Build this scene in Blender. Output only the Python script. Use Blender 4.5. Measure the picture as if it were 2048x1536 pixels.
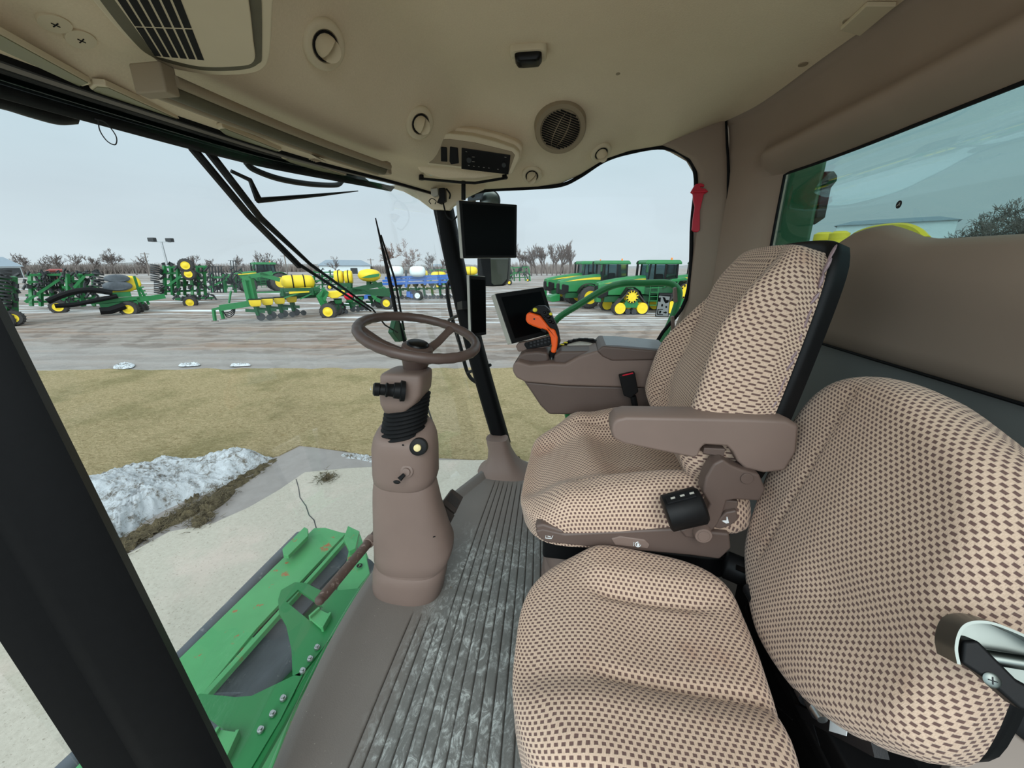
import bpy, bmesh, math, random
from mathutils import Vector, Matrix
for o in list(bpy.data.objects): bpy.data.objects.remove(o)
S = bpy.context.scene; COL = S.collection
V = Vector; PI = math.pi
# ---------------- camera (an ultra wide phone lens at the left cab door; -X is the way the combine faces) --------
YAW = math.radians(9); PIT = math.radians(17.2); F = 768.0; EYE = 3.0
cd = bpy.data.cameras.new('camera'); cam = bpy.data.objects.new('camera', cd); COL.objects.link(cam)
cd.sensor_width = 36; cd.lens = 13.5; cd.clip_start = .02; cd.clip_end = 2000
cam.location = (0, 0, EYE); cam.rotation_euler = (PI/2 - PIT, 0, YAW); S.camera = cam
S.view_settings.view_transform = 'Standard'; S.view_settings.look = 'None'
S.view_settings.gamma = 1; S.view_settings.exposure = 0.12; S.view_settings.use_curve_mapping = False
# ---------------- sky: hazy overcast, the bright side of it behind the camera ----------------
W = bpy.data.worlds.new('sky'); S.world = W; W.use_nodes = True
wn = W.node_tree; wn.nodes.clear()
wo = wn.nodes.new('ShaderNodeOutputWorld'); wb = wn.nodes.new('ShaderNodeBackground'); wn.links.new(wb.outputs[0], wo.inputs[0])
tc = wn.nodes.new('ShaderNodeTexCoord'); sx = wn.nodes.new('ShaderNodeSeparateXYZ'); wn.links.new(tc.outputs['Generated'], sx.inputs[0])
rp = wn.nodes.new('ShaderNodeValToRGB'); wn.links.new(sx.outputs[2], rp.inputs[0])
e = rp.color_ramp.elements; e[0].position = 0.0; e[0].color = (.60, .69, .735, 1); e[1].position = .12; e[1].color = (.56, .66, .72, 1)
n_ = e.new(.30); n_.color = (.52, .67, .74, 1); n_ = e.new(.5); n_.color = (.60, .76, .82, 1); n_ = e.new(.9); n_.color = (.80, .9, .95, 1)
nz = wn.nodes.new('ShaderNodeTexNoise'); nz.inputs['Scale'].default_value = 1.6; nz.inputs['Detail'].default_value = 4
mp = wn.nodes.new('ShaderNodeMapping'); mp.inputs['Scale'].default_value = (1, 1, 4); wn.links.new(tc.outputs['Generated'], mp.inputs[0]); wn.links.new(mp.outputs[0], nz.inputs[0])
mr = wn.nodes.new('ShaderNodeMapRange'); mr.inputs['From Min'].default_value = .3; mr.inputs['From Max'].default_value = .7
mr.inputs['To Min'].default_value = .93; mr.inputs['To Max'].default_value = 1.07; wn.links.new(nz.outputs[0], mr.inputs[0])
my = wn.nodes.new('ShaderNodeMapRange'); my.interpolation_type = 'SMOOTHSTEP'
my.inputs['From Min'].default_value = .15; my.inputs['From Max'].default_value = -.9; my.inputs['To Min'].default_value = 1; my.inputs['To Max'].default_value = 3.1
wn.links.new(sx.outputs[1], my.inputs[0])
m1 = wn.nodes.new('ShaderNodeMath'); m1.operation = 'MULTIPLY'; wn.links.new(mr.outputs[0], m1.inputs[0]); wn.links.new(my.outputs[0], m1.inputs[1])
wn.links.new(rp.outputs[0], wb.inputs[0]); wn.links.new(m1.outputs[0], wb.inputs[1])
sl = bpy.data.lights.new('veiled_sun', 'SUN'); so = bpy.data.objects.new('veiled_sun', sl); COL.objects.link(so)
sl.energy = 1.1; sl.angle = math.radians(35); sl.color = (1, .97, .93)
so.rotation_euler = V((.15, -.85, .62)).to_track_quat('Z', 'Y').to_euler()

# ---------------- measuring: a pixel of the photograph on a plane of the place ----------------
def ray(px, py):
    x = (px-1024)/F; v = (py-768)/F
    y = math.cos(PIT)-v*math.sin(PIT); z = -math.sin(PIT)-v*math.cos(PIT)
    return V((x*math.cos(YAW)-y*math.sin(YAW), x*math.sin(YAW)+y*math.cos(YAW), z))
def at(px, py, t=None, X=None, Y=None, Z=None):
    d = ray(px, py)
    if X is not None: t = X/d[0]
    if Y is not None: t = Y/d[1]
    if Z is not None: t = (Z-EYE)/d[2]
    return V((d[0]*t, d[1]*t, EYE+d[2]*t))
def onp(px, py, p0, n):
    d = ray(px, py); t = (V(p0)-V((0, 0, EYE))).dot(V(n))/d.dot(V(n)); return V((0, 0, EYE))+d*t

# ---------------- materials ----------------
def lin(c): return tuple((x/255/12.92 if x/255 <= .04045 else ((x/255+.055)/1.055)**2.4) for x in c)+(1,)
class NT:
    def __init__(s, name):
        s.m = bpy.data.materials.new(name); s.m.use_nodes = True; s.t = s.m.node_tree; s.b = s.t.nodes['Principled BSDF']
    def n(s, typ, props=None, **inp):
        n = s.t.nodes.new('ShaderNode'+typ)
        for k, v in (props or {}).items(): setattr(n, k, v)
        for k, v in inp.items(): s.set(n, k, v)
        return n
    def set(s, n, k, v):
        k = int(k[1:]) if k[0] == 'i' and k[1:].isdigit() else k.replace('_', ' ')
        if isinstance(v, bpy.types.NodeSocket): s.t.links.new(v, n.inputs[k])
        elif isinstance(v, bpy.types.Node): s.t.links.new(v.outputs[0], n.inputs[k])
        else: n.inputs[k].default_value = v
    def math(s, op, a, b=0.0, c=0.0):
        return s.n('Math', {'operation': op}, i0=a, i1=b, i2=c).outputs[0]
    def mix(s, f, a, b):
        n = s.t.nodes.new('ShaderNodeMix'); n.data_type = 'RGBA'
        for i, v in ((0, f), (6, a), (7, b)):
            if isinstance(v, bpy.types.NodeSocket): s.t.links.new(v, n.inputs[i])
            else: n.inputs[i].default_value = v
        return n.outputs[2]
    def pos(s): return s.n('TexCoord').outputs['Object']
    def noise(s, vec, scale, detail=3, rough=.5, dist=0):
        return s.n('TexNoise', None, Vector=vec, Scale=scale, Detail=detail, Roughness=rough, Distortion=dist).outputs[0]
    def ramp(s, f, lo, hi):
        return s.n('MapRange', {'interpolation_type': 'SMOOTHSTEP'}, i0=f, i1=lo, i2=hi, i3=0.0, i4=1.0).outputs[0]
    def mapv(s, vec, sc=(1, 1, 1), loc=(0, 0, 0), rot=(0, 0, 0)):
        return s.n('Mapping', None, Vector=vec, Scale=sc, Location=loc, Rotation=rot).outputs[0]
    def bump(s, h, strength=.3, dist=.01):
        b = s.n('Bump', None, Strength=strength, Distance=dist, Height=h); s.set(s.b, 'Normal', b.outputs[0]); return b
    def base(s, c, rough=.5, metal=0, spec=.5):
        s.set(s.b, 'Base_Color', c); s.set(s.b, 'Roughness', rough); s.set(s.b, 'Metallic', metal); s.b.inputs['Specular IOR Level'].default_value = spec
MATS = {}
def simple(name, rgb, rough=.5, metal=0, spec=.4, var=.08, nscale=60, bump=.05, bd=.002, dirt=None):
    m = NT(name); c = lin(rgb); p = m.pos()
    n = m.noise(p, nscale, 4)
    dark = tuple(x*(1-var*2) for x in c[:3])+(1,); lt = tuple(min(1, x*(1+var*2)) for x in c[:3])+(1,)
    col = m.mix(n, dark, lt)
    if dirt:
        dn = m.ramp(m.noise(p, dirt[1], 5, .65), dirt[2], dirt[3]); col = m.mix(dn, col, lin(dirt[0]))
    m.base(col, rough, metal, spec)
    if bump: m.bump(m.noise(p, nscale*8, 2), bump, bd)
    MATS[name] = m.m; return m.m
simple('brown_plastic', (122, 103, 94), .55, nscale=8, var=.05, bump=.12, bd=.001)
simple('dark_brown_plastic', (94, 78, 71), .5, nscale=8, var=.05)
simple('pale_brown_plastic', (158, 142, 131), .6, nscale=8, var=.05, bump=.12, bd=.001)
simple('wheel_vinyl', (84, 68, 62), .42, nscale=20, var=.08)
simple('wall_trim', (150, 131, 115), .75, nscale=5, var=.05, bump=.15, bd=.001)
simple('wall_lower', (122, 124, 121), .7, nscale=5, var=.05)
simple('black_plastic', (17, 17, 18), .5, spec=.2, var=.1)
simple('pedal_rubber', (60, 52, 48), .7, var=.1)
simple('black_rubber', (20, 20, 21), .7, spec=.15, var=.1)
simple('black_gloss', (6, 6, 7), .3, spec=.25, var=0, bump=0)
simple('screen_glass', (3, 3, 4), .35, spec=.08, var=0, bump=0)
simple('charcoal_pillar', (10, 10, 11), .55, spec=.12, var=.12)
simple('grey_plastic', (178, 174, 164), .55, var=.04)
simple('beige_plastic', (208, 193, 164), .6, nscale=6, var=.04)
simple('beige_dark', (146, 130, 106), .6, nscale=6, var=.04)
simple('olive_lens', (120, 118, 88), .35, nscale=6, var=.04)
simple('chrome', (112, 118, 114), .34, metal=1, var=.12, nscale=14, bump=0)
simple('steel', (170, 172, 172), .35, metal=1, var=.1, nscale=14)
simple('orange_plastic', (255, 98, 30), .45, var=.03)
simple('yellow_plastic', (226, 212, 60), .45, var=.03)
simple('cream_plastic', (226, 208, 150), .45, var=.03)
simple('red_plastic', (200, 22, 48), .4, var=.05)
simple('white_paint', (228, 230, 230), .5, var=.03)
simple('green_paint', (74, 148, 92), .42, var=.08, nscale=9, dirt=((150, 92, 56), 12, .61, .68))
simple('green_clean', (34, 112, 60), .4, var=.08, nscale=4)
simple('green_dark', (20, 76, 42), .45, var=.1, nscale=4)
simple('yellow_paint', (226, 196, 40), .45, var=.05, nscale=4)
simple('tire', (58, 56, 55), .85, var=.25, nscale=6)
simple('dark_steel', (48, 50, 52), .6, var=.3, nscale=9)
simple('grey_rubber', (82, 88, 94), .6, var=.14, nscale=10, dirt=((140, 140, 140), 26, .6, .75))
simple('blue_paint', (50, 96, 168), .45, var=.08, nscale=4)
simple('white_tank', (222, 232, 230), .5, var=.04, nscale=3)
simple('orange_lamp', (236, 130, 40), .4, var=.04)
simple('roof_metal', (132, 144, 154), .6, var=.05, nscale=1)
simple('wall_white', (206, 214, 216), .7, var=.04, nscale=1)
simple('wood_pole', (120, 112, 106), .9, var=.1)
simple('red_shed', (150, 70, 66), .8, var=.1)
simple('bark', (104, 94, 90), .95, var=.2, nscale=3)
simple('bark_red', (122, 98, 88), .95, var=.2, nscale=3)
simple('brush_twigs', (132, 122, 116), .95, var=.2, nscale=.5, bump=0)
simple('mud', (104, 92, 72), .95, var=.4, nscale=25, bump=.6, bd=.03)
simple('strip_vinyl', (92, 84, 76), .55, var=.08)
simple('foam', (150, 128, 132), .3, var=.3, nscale=40, bump=.6, bd=.004)
simple('lamp_lens', (196, 206, 198), .2, var=.03)

def headliner():
    m = NT('headliner'); p = m.pos(); n1 = m.noise(p, 4, 5, .6); n2 = m.noise(p, 230, 3)
    c = m.mix(n1, lin((218, 200, 172)), lin((234, 217, 190))); c = m.mix(m.math('MULTIPLY', n2, .35), c, lin((186, 168, 138)))
    m.base(c, .95, 0, .1); m.bump(n2, .25, .002); MATS['headliner'] = m.m
headliner()
def fabric(name, big=False):
    m = NT(name); uv = m.n('TexCoord').outputs['UV']
    sp = m.n('SeparateXYZ', None, Vector=uv); px_, py_ = .0118, .0080
    wob = m.math('MULTIPLY', m.math('SUBTRACT', m.noise(uv, 90, 2), .5), .12)
    v = m.math('DIVIDE', sp.outputs[1], py_); row = m.math('FLOOR', v)
    odd = m.math('MULTIPLY', m.math('MODULO', m.math('ABSOLUTE', row), 2.0), .5)
    u = m.math('ADD', m.math('ADD', m.math('DIVIDE', sp.outputs[0], px_), odd), wob)
    fu = m.math('ABSOLUTE', m.math('SUBTRACT', m.math('FRACT', m.math('ADD', u, 200.0)), .5))
    fv = m.math('ABSOLUTE', m.math('SUBTRACT', m.math('FRACT', m.math('ADD', v, 200.0)), .5))
    du = m.ramp(fu, .31, .22); dv = m.ramp(fv, .36, .24); dot = m.math('MULTIPLY', du, dv)
    big_n = m.noise(uv, 5, 4, .6); stain = m.ramp(big_n, .56, .74)
    thr = m.noise(m.mapv(uv, (900, 260, 1)), 1, 2)
    base = m.mix(thr, lin((174, 144, 124)), lin((228, 201, 178)))
    base = m.mix(m.math('MULTIPLY', stain, .45), base, lin((164, 118, 94)))
    dk = m.mix(thr, lin((82, 60, 56)), lin((124, 98, 90)))
    m.base(m.mix(dot, base, dk), .95, 0, .1)
    m.set(m.b, 'Sheen_Weight', .15)
    h = m.math('ADD', m.math('MULTIPLY', dot, -.8), m.math('MULTIPLY', thr, .5)); m.bump(h, .6, .0016)
    MATS[name] = m.m
fabric('seat_fabric')
def mat_floor():
    m = NT('rubber_mat'); p = m.pos(); uv = m.n('TexCoord').outputs['UV']; sp = m.n('SeparateXYZ', None, Vector=uv)
    x = m.n('SeparateXYZ', None, Vector=p)
    fr = m.math('ABSOLUTE', m.math('SUBTRACT', m.math('FRACT', m.math('ADD', sp.outputs[0], 50.5)), .5))
    n1 = m.noise(p, 9, 6, .7, .8); n2 = m.noise(m.mapv(p, (1, .6, 1)), 38, 6, .75, 1.5); n3 = m.noise(p, 3, 3)
    dirt = m.math('MULTIPLY', m.ramp(n2, .44, .66), m.ramp(n1, .36, .60))
    # scuffs only where feet stand, in front of the seats
    cx = m.math('SUBTRACT', 1.0, m.ramp(m.math('ABSOLUTE', m.math('SUBTRACT', x.outputs[0], -.26)), .12, .26))
    cy = m.math('SUBTRACT', 1.0, m.ramp(x.outputs[1], 1.15, 1.6))
    scuff = m.math('MULTIPLY', dirt, m.math('MULTIPLY', cx, cy))
    c = m.mix(n3, lin((98, 91, 86)), lin((122, 114, 107)))
    c = m.mix(m.math('MULTIPLY', m.math('MULTIPLY', cx, cy), .55), c, lin((106, 112, 110)))
    c = m.mix(m.math('MULTIPLY', scuff, .85), c, lin((196, 200, 196)))
    c = m.mix(m.math('MULTIPLY', m.ramp(m.noise(p, 14, 4, .6), .68, .74), m.math('MULTIPLY', cx, .7)), c, lin((96, 82, 62)))
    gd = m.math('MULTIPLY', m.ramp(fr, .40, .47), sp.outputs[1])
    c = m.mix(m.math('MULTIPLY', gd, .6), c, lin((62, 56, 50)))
    spk = m.ramp(m.noise(p, 160, 2), .74, .78); c = m.mix(m.math('MULTIPLY', spk, .6), c, lin((205, 200, 186)))
    m.base(c, .55, 0, .4); m.bump(m.noise(p, 300, 3), .25, .002); MATS['rubber_mat'] = m.m
mat_floor()
def glass(name, tint, refl):
    m = NT(name); t = m.t; t.nodes.remove(m.b); out = [n for n in t.nodes if n.type == 'OUTPUT_MATERIAL'][0]
    tr = m.n('BsdfTransparent', None, Color=tint); gl = m.n('BsdfGlossy', None, Roughness=.02, Color=(1, 1, 1, 1))
    fr = m.n('Fresnel', None, IOR=1.45); f = m.math('MULTIPLY', fr.outputs[0], refl)
    mx = m.n('MixShader', None, i0=f, i1=tr, i2=gl); t.links.new(mx.outputs[0], out.inputs[0]); MATS[name] = m.m
glass('clear_glass', (.985, .992, .99, 1), .12); glass('green_glass', (.66, .78, .765, 1), .25)
glass('cab_glass', (.30, .42, .44, 1), .8)

# ---------------- mesh building ----------------
def basis(d):
    d = V(d).normalized(); a = V((0, 0, 1)) if abs(d.z) < .9 else V((1, 0, 0)); u = d.cross(a).normalized(); return u, u.cross(d).normalized()
def spline(pts, n=6, closed=False):
    P = [V(p) for p in pts]; m = len(P); out = []
    for i in range(m if closed else m-1):
        p0 = P[(i-1) % m] if closed or i > 0 else P[0]*2-P[1]; p1 = P[i]; p2 = P[(i+1) % m]
        p3 = P[(i+2) % m] if closed or i+2 < m else P[-1]*2-P[-2]
        for k in range(n):
            t = k/n; out.append(.5*((2*p1)+(p2-p0)*t+(2*p0-5*p1+4*p2-p3)*t*t+(3*p1-p0-3*p2+p3)*t**3))
    if not closed: out.append(P[-1])
    return out
class MB:
    def __init__(s): s.v = []; s.f = []; s.uv = {}; s.mi = []; s.cur = 0
    def add(s, vs, fs):
        o = len(s.v); s.v += [V(v) for v in vs]
        for f in fs: s.f.append([o+i for i in f]); s.mi.append(s.cur)
        return o
    def box(s, c, sz, rot=None):
        c = V(c); R = rot or Matrix.Identity(3); x, y, z = [q/2 for q in sz]
        vs = [c+R @ V((a*x, b*y, d*z)) for a in (-1, 1) for b in (-1, 1) for d in (-1, 1)]
        s.add(vs, [(0, 1, 3, 2), (4, 6, 7, 5), (0, 4, 5, 1), (2, 3, 7, 6), (0, 2, 6, 4), (1, 5, 7, 3)]); return s
    def beam(s, a, b, w, h=None, up=(0, 0, 1)):
        a, b = V(a), V(b); d = (b-a).normalized(); u = V(up)
        if abs(d.dot(u)) > .95: u = V((1, 0, 0))
        r = d.cross(u).normalized(); u = r.cross(d); h = h or w; vs = []
        for p in (a, b): vs += [p+r*(i*w/2)+u*(j*h/2) for i, j in ((-1, -1), (1, -1), (1, 1), (-1, 1))]
        s.add(vs, [(3, 2, 1, 0), (4, 5, 6, 7), (0, 1, 5, 4), (1, 2, 6, 5), (2, 3, 7, 6), (3, 0, 4, 7)]); return s
    def loft(s, rings, caps=True, close=True):
        n = len(rings[0]); o = s.add([p for r in rings for p in r], [])
        for i in range(len(rings)-1):
            for j in range(n if close else n-1):
                k = (j+1) % n; s.f.append([o+i*n+j, o+i*n+k, o+(i+1)*n+k, o+(i+1)*n+j]); s.mi.append(s.cur)
        if caps:
            s.f.append([o+j for j in range(n)][::-1]); s.mi.append(s.cur)
            s.f.append([o+(len(rings)-1)*n+j for j in range(n)]); s.mi.append(s.cur)
        return s
    def tube(s, pts, r, seg=8, caps=True, closed=False):
        P = [V(p) for p in pts]; rs = r if isinstance(r, (list, tuple)) else [r]*len(P); rings = []; pu = None
        for i, p in enumerate(P):
            if closed: d = P[(i+1) % len(P)]-P[i-1]
            else: d = P[min(i+1, len(P)-1)]-P[max(i-1, 0)]
            d.normalize()
            if pu is None: u, w = basis(d)
            else: u = (pu-d*pu.dot(d)).normalized(); w = u.cross(d)
            pu = u; rings.append([p+(u*math.cos(2*PI*k/seg)+w*math.sin(2*PI*k/seg))*rs[i] for k in range(seg)])
        if closed: rings.append(rings[0]); caps = False
        return s.loft(rings, caps)
    def cyl(s, a, b, r0, r1=None, seg=20): return s.tube([a, b], [r0, r0 if r1 is None else r1], seg)
    def lathe(s, c, axis, prof, seg=24, ref=None):
        c = V(c); a = V(axis).normalized(); u, w = basis(a)
        return s.loft([[c+a*h+(u*math.cos(2*PI*k/seg)+w*math.sin(2*PI*k/seg))*max(r, 1e-4) for k in range(seg)] for h, r in prof])
    def prism(s, poly, vec, inset=None):
        poly = [V(p) for p in poly]; vec = V(vec); return s.loft([poly, [p+vec for p in poly]])
    def ell(s, c, r, seg=16, rng=10, R=None):
        c = V(c); R = R or Matrix.Identity(3); rings = []
        for i in range(rng+1):
            th = PI*i/rng; rr = max(math.sin(th), .001); rings.append([c+R @ V((r[0]*rr*math.cos(2*PI*k/seg), r[1]*rr*math.sin(2*PI*k/seg), r[2]*math.cos(th))) for k in range(seg)])
        return s.loft(rings)
    def grid(s, rows, uvs=None, close=False):
        n = len(rows[0]); o = s.add([p for r in rows for p in r], [])
        for i in range(len(rows)-1):
            for j in range(n if close else n-1):
                k = (j+1) % n
                if uvs: s.uv[len(s.f)] = [uvs[i][j], uvs[i][j+1], uvs[i+1][j+1], uvs[i+1][j]]
                s.f.append([o+i*n+j, o+i*n+k, o+(i+1)*n+k, o+(i+1)*n+j]); s.mi.append(s.cur)
        return s
    def build(s, name, mat, parent=None, bevel=0, seg=2, smooth=True, solid=0, sub=0, ang=40, fixn=True):
        me = bpy.data.meshes.new(name); me.from_pydata([tuple(v) for v in s.v], [], s.f)
        ms = mat if isinstance(mat, (list, tuple)) else [mat]
        for m in ms: me.materials.append(MATS[m])
        for i, p in enumerate(me.polygons): p.material_index = s.mi[i]; p.use_smooth = smooth
        if s.uv:
            L = me.uv_layers.new(name='UVMap')
            for fi, uv in s.uv.items():
                for k, li in enumerate(me.polygons[fi].loop_indices): L.data[li].uv = uv[k]
        o = bpy.data.objects.new(name, me); COL.objects.link(o)
        bm = bmesh.new(); bm.from_mesh(me)
        if fixn: bmesh.ops.recalc_face_normals(bm, faces=bm.faces)
        if smooth and not bevel:
            ca = math.radians(ang)
            for ed in bm.edges:
                if len(ed.link_faces) == 2 and ed.calc_face_angle(0) > ca: ed.smooth = False
        bm.to_mesh(me); bm.free()
        if parent:
            o.parent = parent; o.matrix_parent_inverse = Matrix.Translation(-wloc(parent))
            if parent.rotation_euler.z or parent.parent and parent.parent.rotation_euler.z: pass
        if bevel:
            b = o.modifiers.new('bevel', 'BEVEL'); b.width = bevel; b.segments = seg; b.limit_method = 'ANGLE'; b.angle_limit = math.radians(32); b.harden_normals = True
        if sub: b = o.modifiers.new('sub', 'SUBSURF'); b.levels = sub; b.render_levels = sub
        if solid: b = o.modifiers.new('solid', 'SOLIDIFY'); b.thickness = solid; b.offset = 0
        return o
def wloc(o):
    l = V(o.location)
    while o.parent:
        l = l+o.matrix_parent_inverse.translation; o = o.parent; l += V(o.location)
    return l
def tag(o, label=None, cat=None, group=None, kind=None):
    if label: o['label'] = label
    if cat: o['category'] = cat
    if group: o['group'] = group
    if kind: o['kind'] = kind
    return o
def thing(name, label, cat, loc=(0, 0, 0), group=None):
    o = bpy.data.objects.new(name, None); COL.objects.link(o); o.location = loc; o.empty_display_size = .05
    return tag(o, label, cat, group)
def struct(o): o['kind'] = 'structure'; return o
def copy_tree(o, parent=None):
    c = o.copy(); COL.objects.link(c)
    if parent: c.parent = parent
    for ch in [x for x in bpy.data.objects if x.parent == o]: copy_tree(ch, c)
    return c
def sm(x, a, b):
    t = max(0, min(1, (x-a)/(b-a))); return t*t*(3-2*t)
def interp(x, pts):
    if x <= pts[0][0]: return pts[0][1]
    for (a, b), (c, d) in zip(pts, pts[1:]):
        if x <= c: return b+(d-b)*(x-a)/(c-a)
    return pts[-1][1]
def icubic(x, pts):
    xs = [p[0] for p in pts]
    if x <= xs[0]: return pts[0][1]
    if x >= xs[-1]: return pts[-1][1]
    i = max(k for k in range(len(xs)) if xs[k] <= x); i = min(i, len(xs)-2)
    def sl_(k):
        a = max(k-1, 0); b = min(k+1, len(xs)-1); return (pts[b][1]-pts[a][1])/(xs[b]-xs[a])
    h = xs[i+1]-xs[i]; t = (x-xs[i])/h; m0, m1_ = sl_(i)*h, sl_(i+1)*h
    return (2*t**3-3*t*t+1)*pts[i][1]+(t**3-2*t*t+t)*m0+(-2*t**3+3*t*t)*pts[i+1][1]+(t**3-t*t)*m1_
random.seed(7)
# =============================== THE CAB SHELL ===============================
FZ = 1.85
FRONT = [(-.1, -.50), (.2, -.59), (.5, -.67), (.67, -.71), (.89, -.74), (1.13, -.745), (1.36, -.71), (1.58, -.645), (1.8, -.56), (2.03, -.47), (2.1, -.44)]
def grooveX(k, Y):
    w = (Y-.55)/1.27; a = -.50+.033*k; b = -.40+.025*(k-4); return a+(b-a)*w-.02*math.sin(PI*max(0, min(1, w)))*(1-k/12)
def floor_mat():
    mb = MB(); rows = []; uvs = []
    NY = 70
    for i in range(NY+1):
        Y = .05+2.03*i/NY; xf = icubic(Y, FRONT); row = []; uv = []
        ks = []
        k0 = 0
        # front lip, then plain margin, then grooves
        xs = grooveX(0-1, Y)
        xs = max(xs, xf+.09)
        for q, dz in ((0, -.03), (.012, 0), (.03, .016), (.055, .018), (.085, .004)):
            row.append(V((xf+q, Y, FZ+dz))); uv.append((0, 0))
        kk = -1.0
        cols = 21*10
        for c in range(cols+1):
            k = -1+c/10; x = grooveX(k, Y)
            x = max(x, xf+.09+.0003*c)
            fr = abs((k+50.5) % 1-.5)
            on = 1.0
            if k < 3.6 and Y > .97: on = 0
            if Y > 1.86-.0*k or k < -.3 or k > 19.6: on = 0
            if k > 3.6 and Y > 1.80+.004*k: on = max(0, min(1, (1.86-Y)/.05))*on
            d = -.007*sm(fr, .38, .46)*on
            row.append(V((x, Y, FZ+d))); uv.append((k, on))
        row.append(V((.95, Y, FZ))); uv.append((20, 0))
        rows.append(row); uvs.append(uv)
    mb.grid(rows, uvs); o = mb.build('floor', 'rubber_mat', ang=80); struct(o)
    # body under the mat, down to the frame
    mb = MB(); top = []; 
    for i in range(NY+1):
        Y = .05+2.03*i/NY; top.append(V((icubic(Y, FRONT)+.004, Y, FZ-.035)))
    poly = top+[V((.95, 2.08, FZ-.035)), V((.95, .05, FZ-.035))]
    mb.prism(poly, (0, 0, -.10)); struct(mb.build('trim_1', 'black_rubber'))
floor_mat()
XF = [(-.2, -.86), (.2, -.92), (.6, -.985), (.96, -.965), (1.33, -.912), (1.73, -.785), (2.07, -.70)]
def ceilz(X, Y):
    xf = icubic(Y, XF); zr = interp(X, [(-.5, 3.36), (-.2, 3.366), (-.09, 3.378), (0, 3.412), (.11, 3.472), (.22, 3.503), (.37, 3.52), (.6, 3.60)])
    dome = 3.62-.02*sm(X, .3, .75)
    r = sm(2.07-Y, .0, .62); b = zr+(dome-zr)*r
    shelf = 3.345+.05*sm(X-xf, 0, .12)
    fz = shelf+(dome-shelf)*sm(X-xf, .17, .46)
    k = .03; h = max(k-abs(fz-b), 0)/k
    return min(fz, b)-h*h*k/4
def xrear(Y): return icubic(Y, [(-.3, .72), (.5, .75), (.9, .745), (1.27, .73), (1.5, .705), (1.87, .67), (2.07, .60), (2.2, .55)])
def ceiling():
    mb = MB(); rows = []
    for i in range(71):
        Y = .12+1.96*i/70; xf = icubic(Y, XF); xr = xrear(Y)
        rows.append([V((xf+(xr-xf)*j/70, Y, ceilz(xf+(xr-xf)*j/70, Y))) for j in range(71)])
    mb.grid(rows); o = mb.build('ceiling', 'headliner', ang=80); struct(o)
    # roof skin above
    mb = MB(); mb.box((-.15, 1.1, 3.80), (2.3, 2.2, .10)); struct(mb.build('trim_2', 'green_clean', bevel=.03))
    # dark rim strip between headliner and windshield
    mb = MB(); r1 = []; 
    for nm, prof, m_ in (('trim_3', ((.0, .003), (-.004, -.010), (-.014, -.010)), 'black_rubber'), ('trim_4', ((-.014, -.010), (-.03, -.012), (-.055, -.006), (-.06, .002)), 'strip_vinyl'), ('trim_20', ((-.06, .002), (-.068, -.004), (-.10, -.002), (-.13, .02), (-.145, .06), (-.14, .14)), 'charcoal_pillar')):
        mb = MB(); r1 = []
        for i in range(50):
            Y = .12+1.96*i/49; xf = icubic(Y, XF); tp = interp(Y, [(0, 1), (1.3, .9), (1.75, .35), (2.07, .15)]); r1.append([V((xf+a*tp, Y, 3.345+b)) for a, b in prof])
        mb.grid(r1); struct(mb.build(nm, m_, ang=60))
ceiling()
# windshield, one curved pane
def windshield():
    mb = MB(); rows = []
    for i in range(37):
        Y = .30+(2.05-.30)*i/36; row = []
        for j in range(13):
            s = j/12; xb = icubic(Y, FRONT)-.012; xt = icubic(Y, XF)-.13*interp(Y, [(0, 1), (1.3, .9), (1.75, .35), (2.07, .15)])
            row.append(V((xb+(xt-xb)*s-.03*math.sin(PI*s), Y, 1.82+1.52*s)))
        rows.append(row)
    mb.grid(rows); o = mb.build('window_1', 'clear_glass', ang=90, solid=.006); struct(o)
windshield()
# right side: window opening with rounded corner, pane, rubber
def right_window():
    y = 2.08
    pts = [(-.40, 1.86), (.30, 1.86), (.40, 2.0), (.45, 2.59), (.555, 2.835), (.53, 3.38), (.48, 3.47), (.37, 3.515), (.22, 3.50), (.11, 3.47), (0, 3.41), (-.09, 3.375), (-.236, 3.366), (-.5, 3.356), (-.69, 3.29)]
    P = [V((a, y, b)) for a, b in pts]; mb = MB(); mb.prism(P, (0, .006, 0)); struct(mb.build('window_2', 'clear_glass', smooth=False))
    mb = MB(); q = spline([V((-.69, y-.005, 3.285)), V((-.5, y-.005, 3.352)), V((-.236, y-.005, 3.362)), V((-.09, y-.005, 3.37)), V((0, y-.005, 3.405)), V((.11, y-.005, 3.468)), V((.22, y-.005, 3.498)), V((.37, y-.005, 3.512)), V((.48, y-.005, 3.465)), V((.527, y-.005, 3.38)), V((.535, y-.005, 3.2)), V((.553, y-.005, 2.835)), V((.42, y-.005, 2.55)), V((.40, y-.005, 1.9))], 6)
    mb.tube(q, .009, 6); struct(mb.build('trim_5', 'black_rubber'))
right_window()
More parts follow.
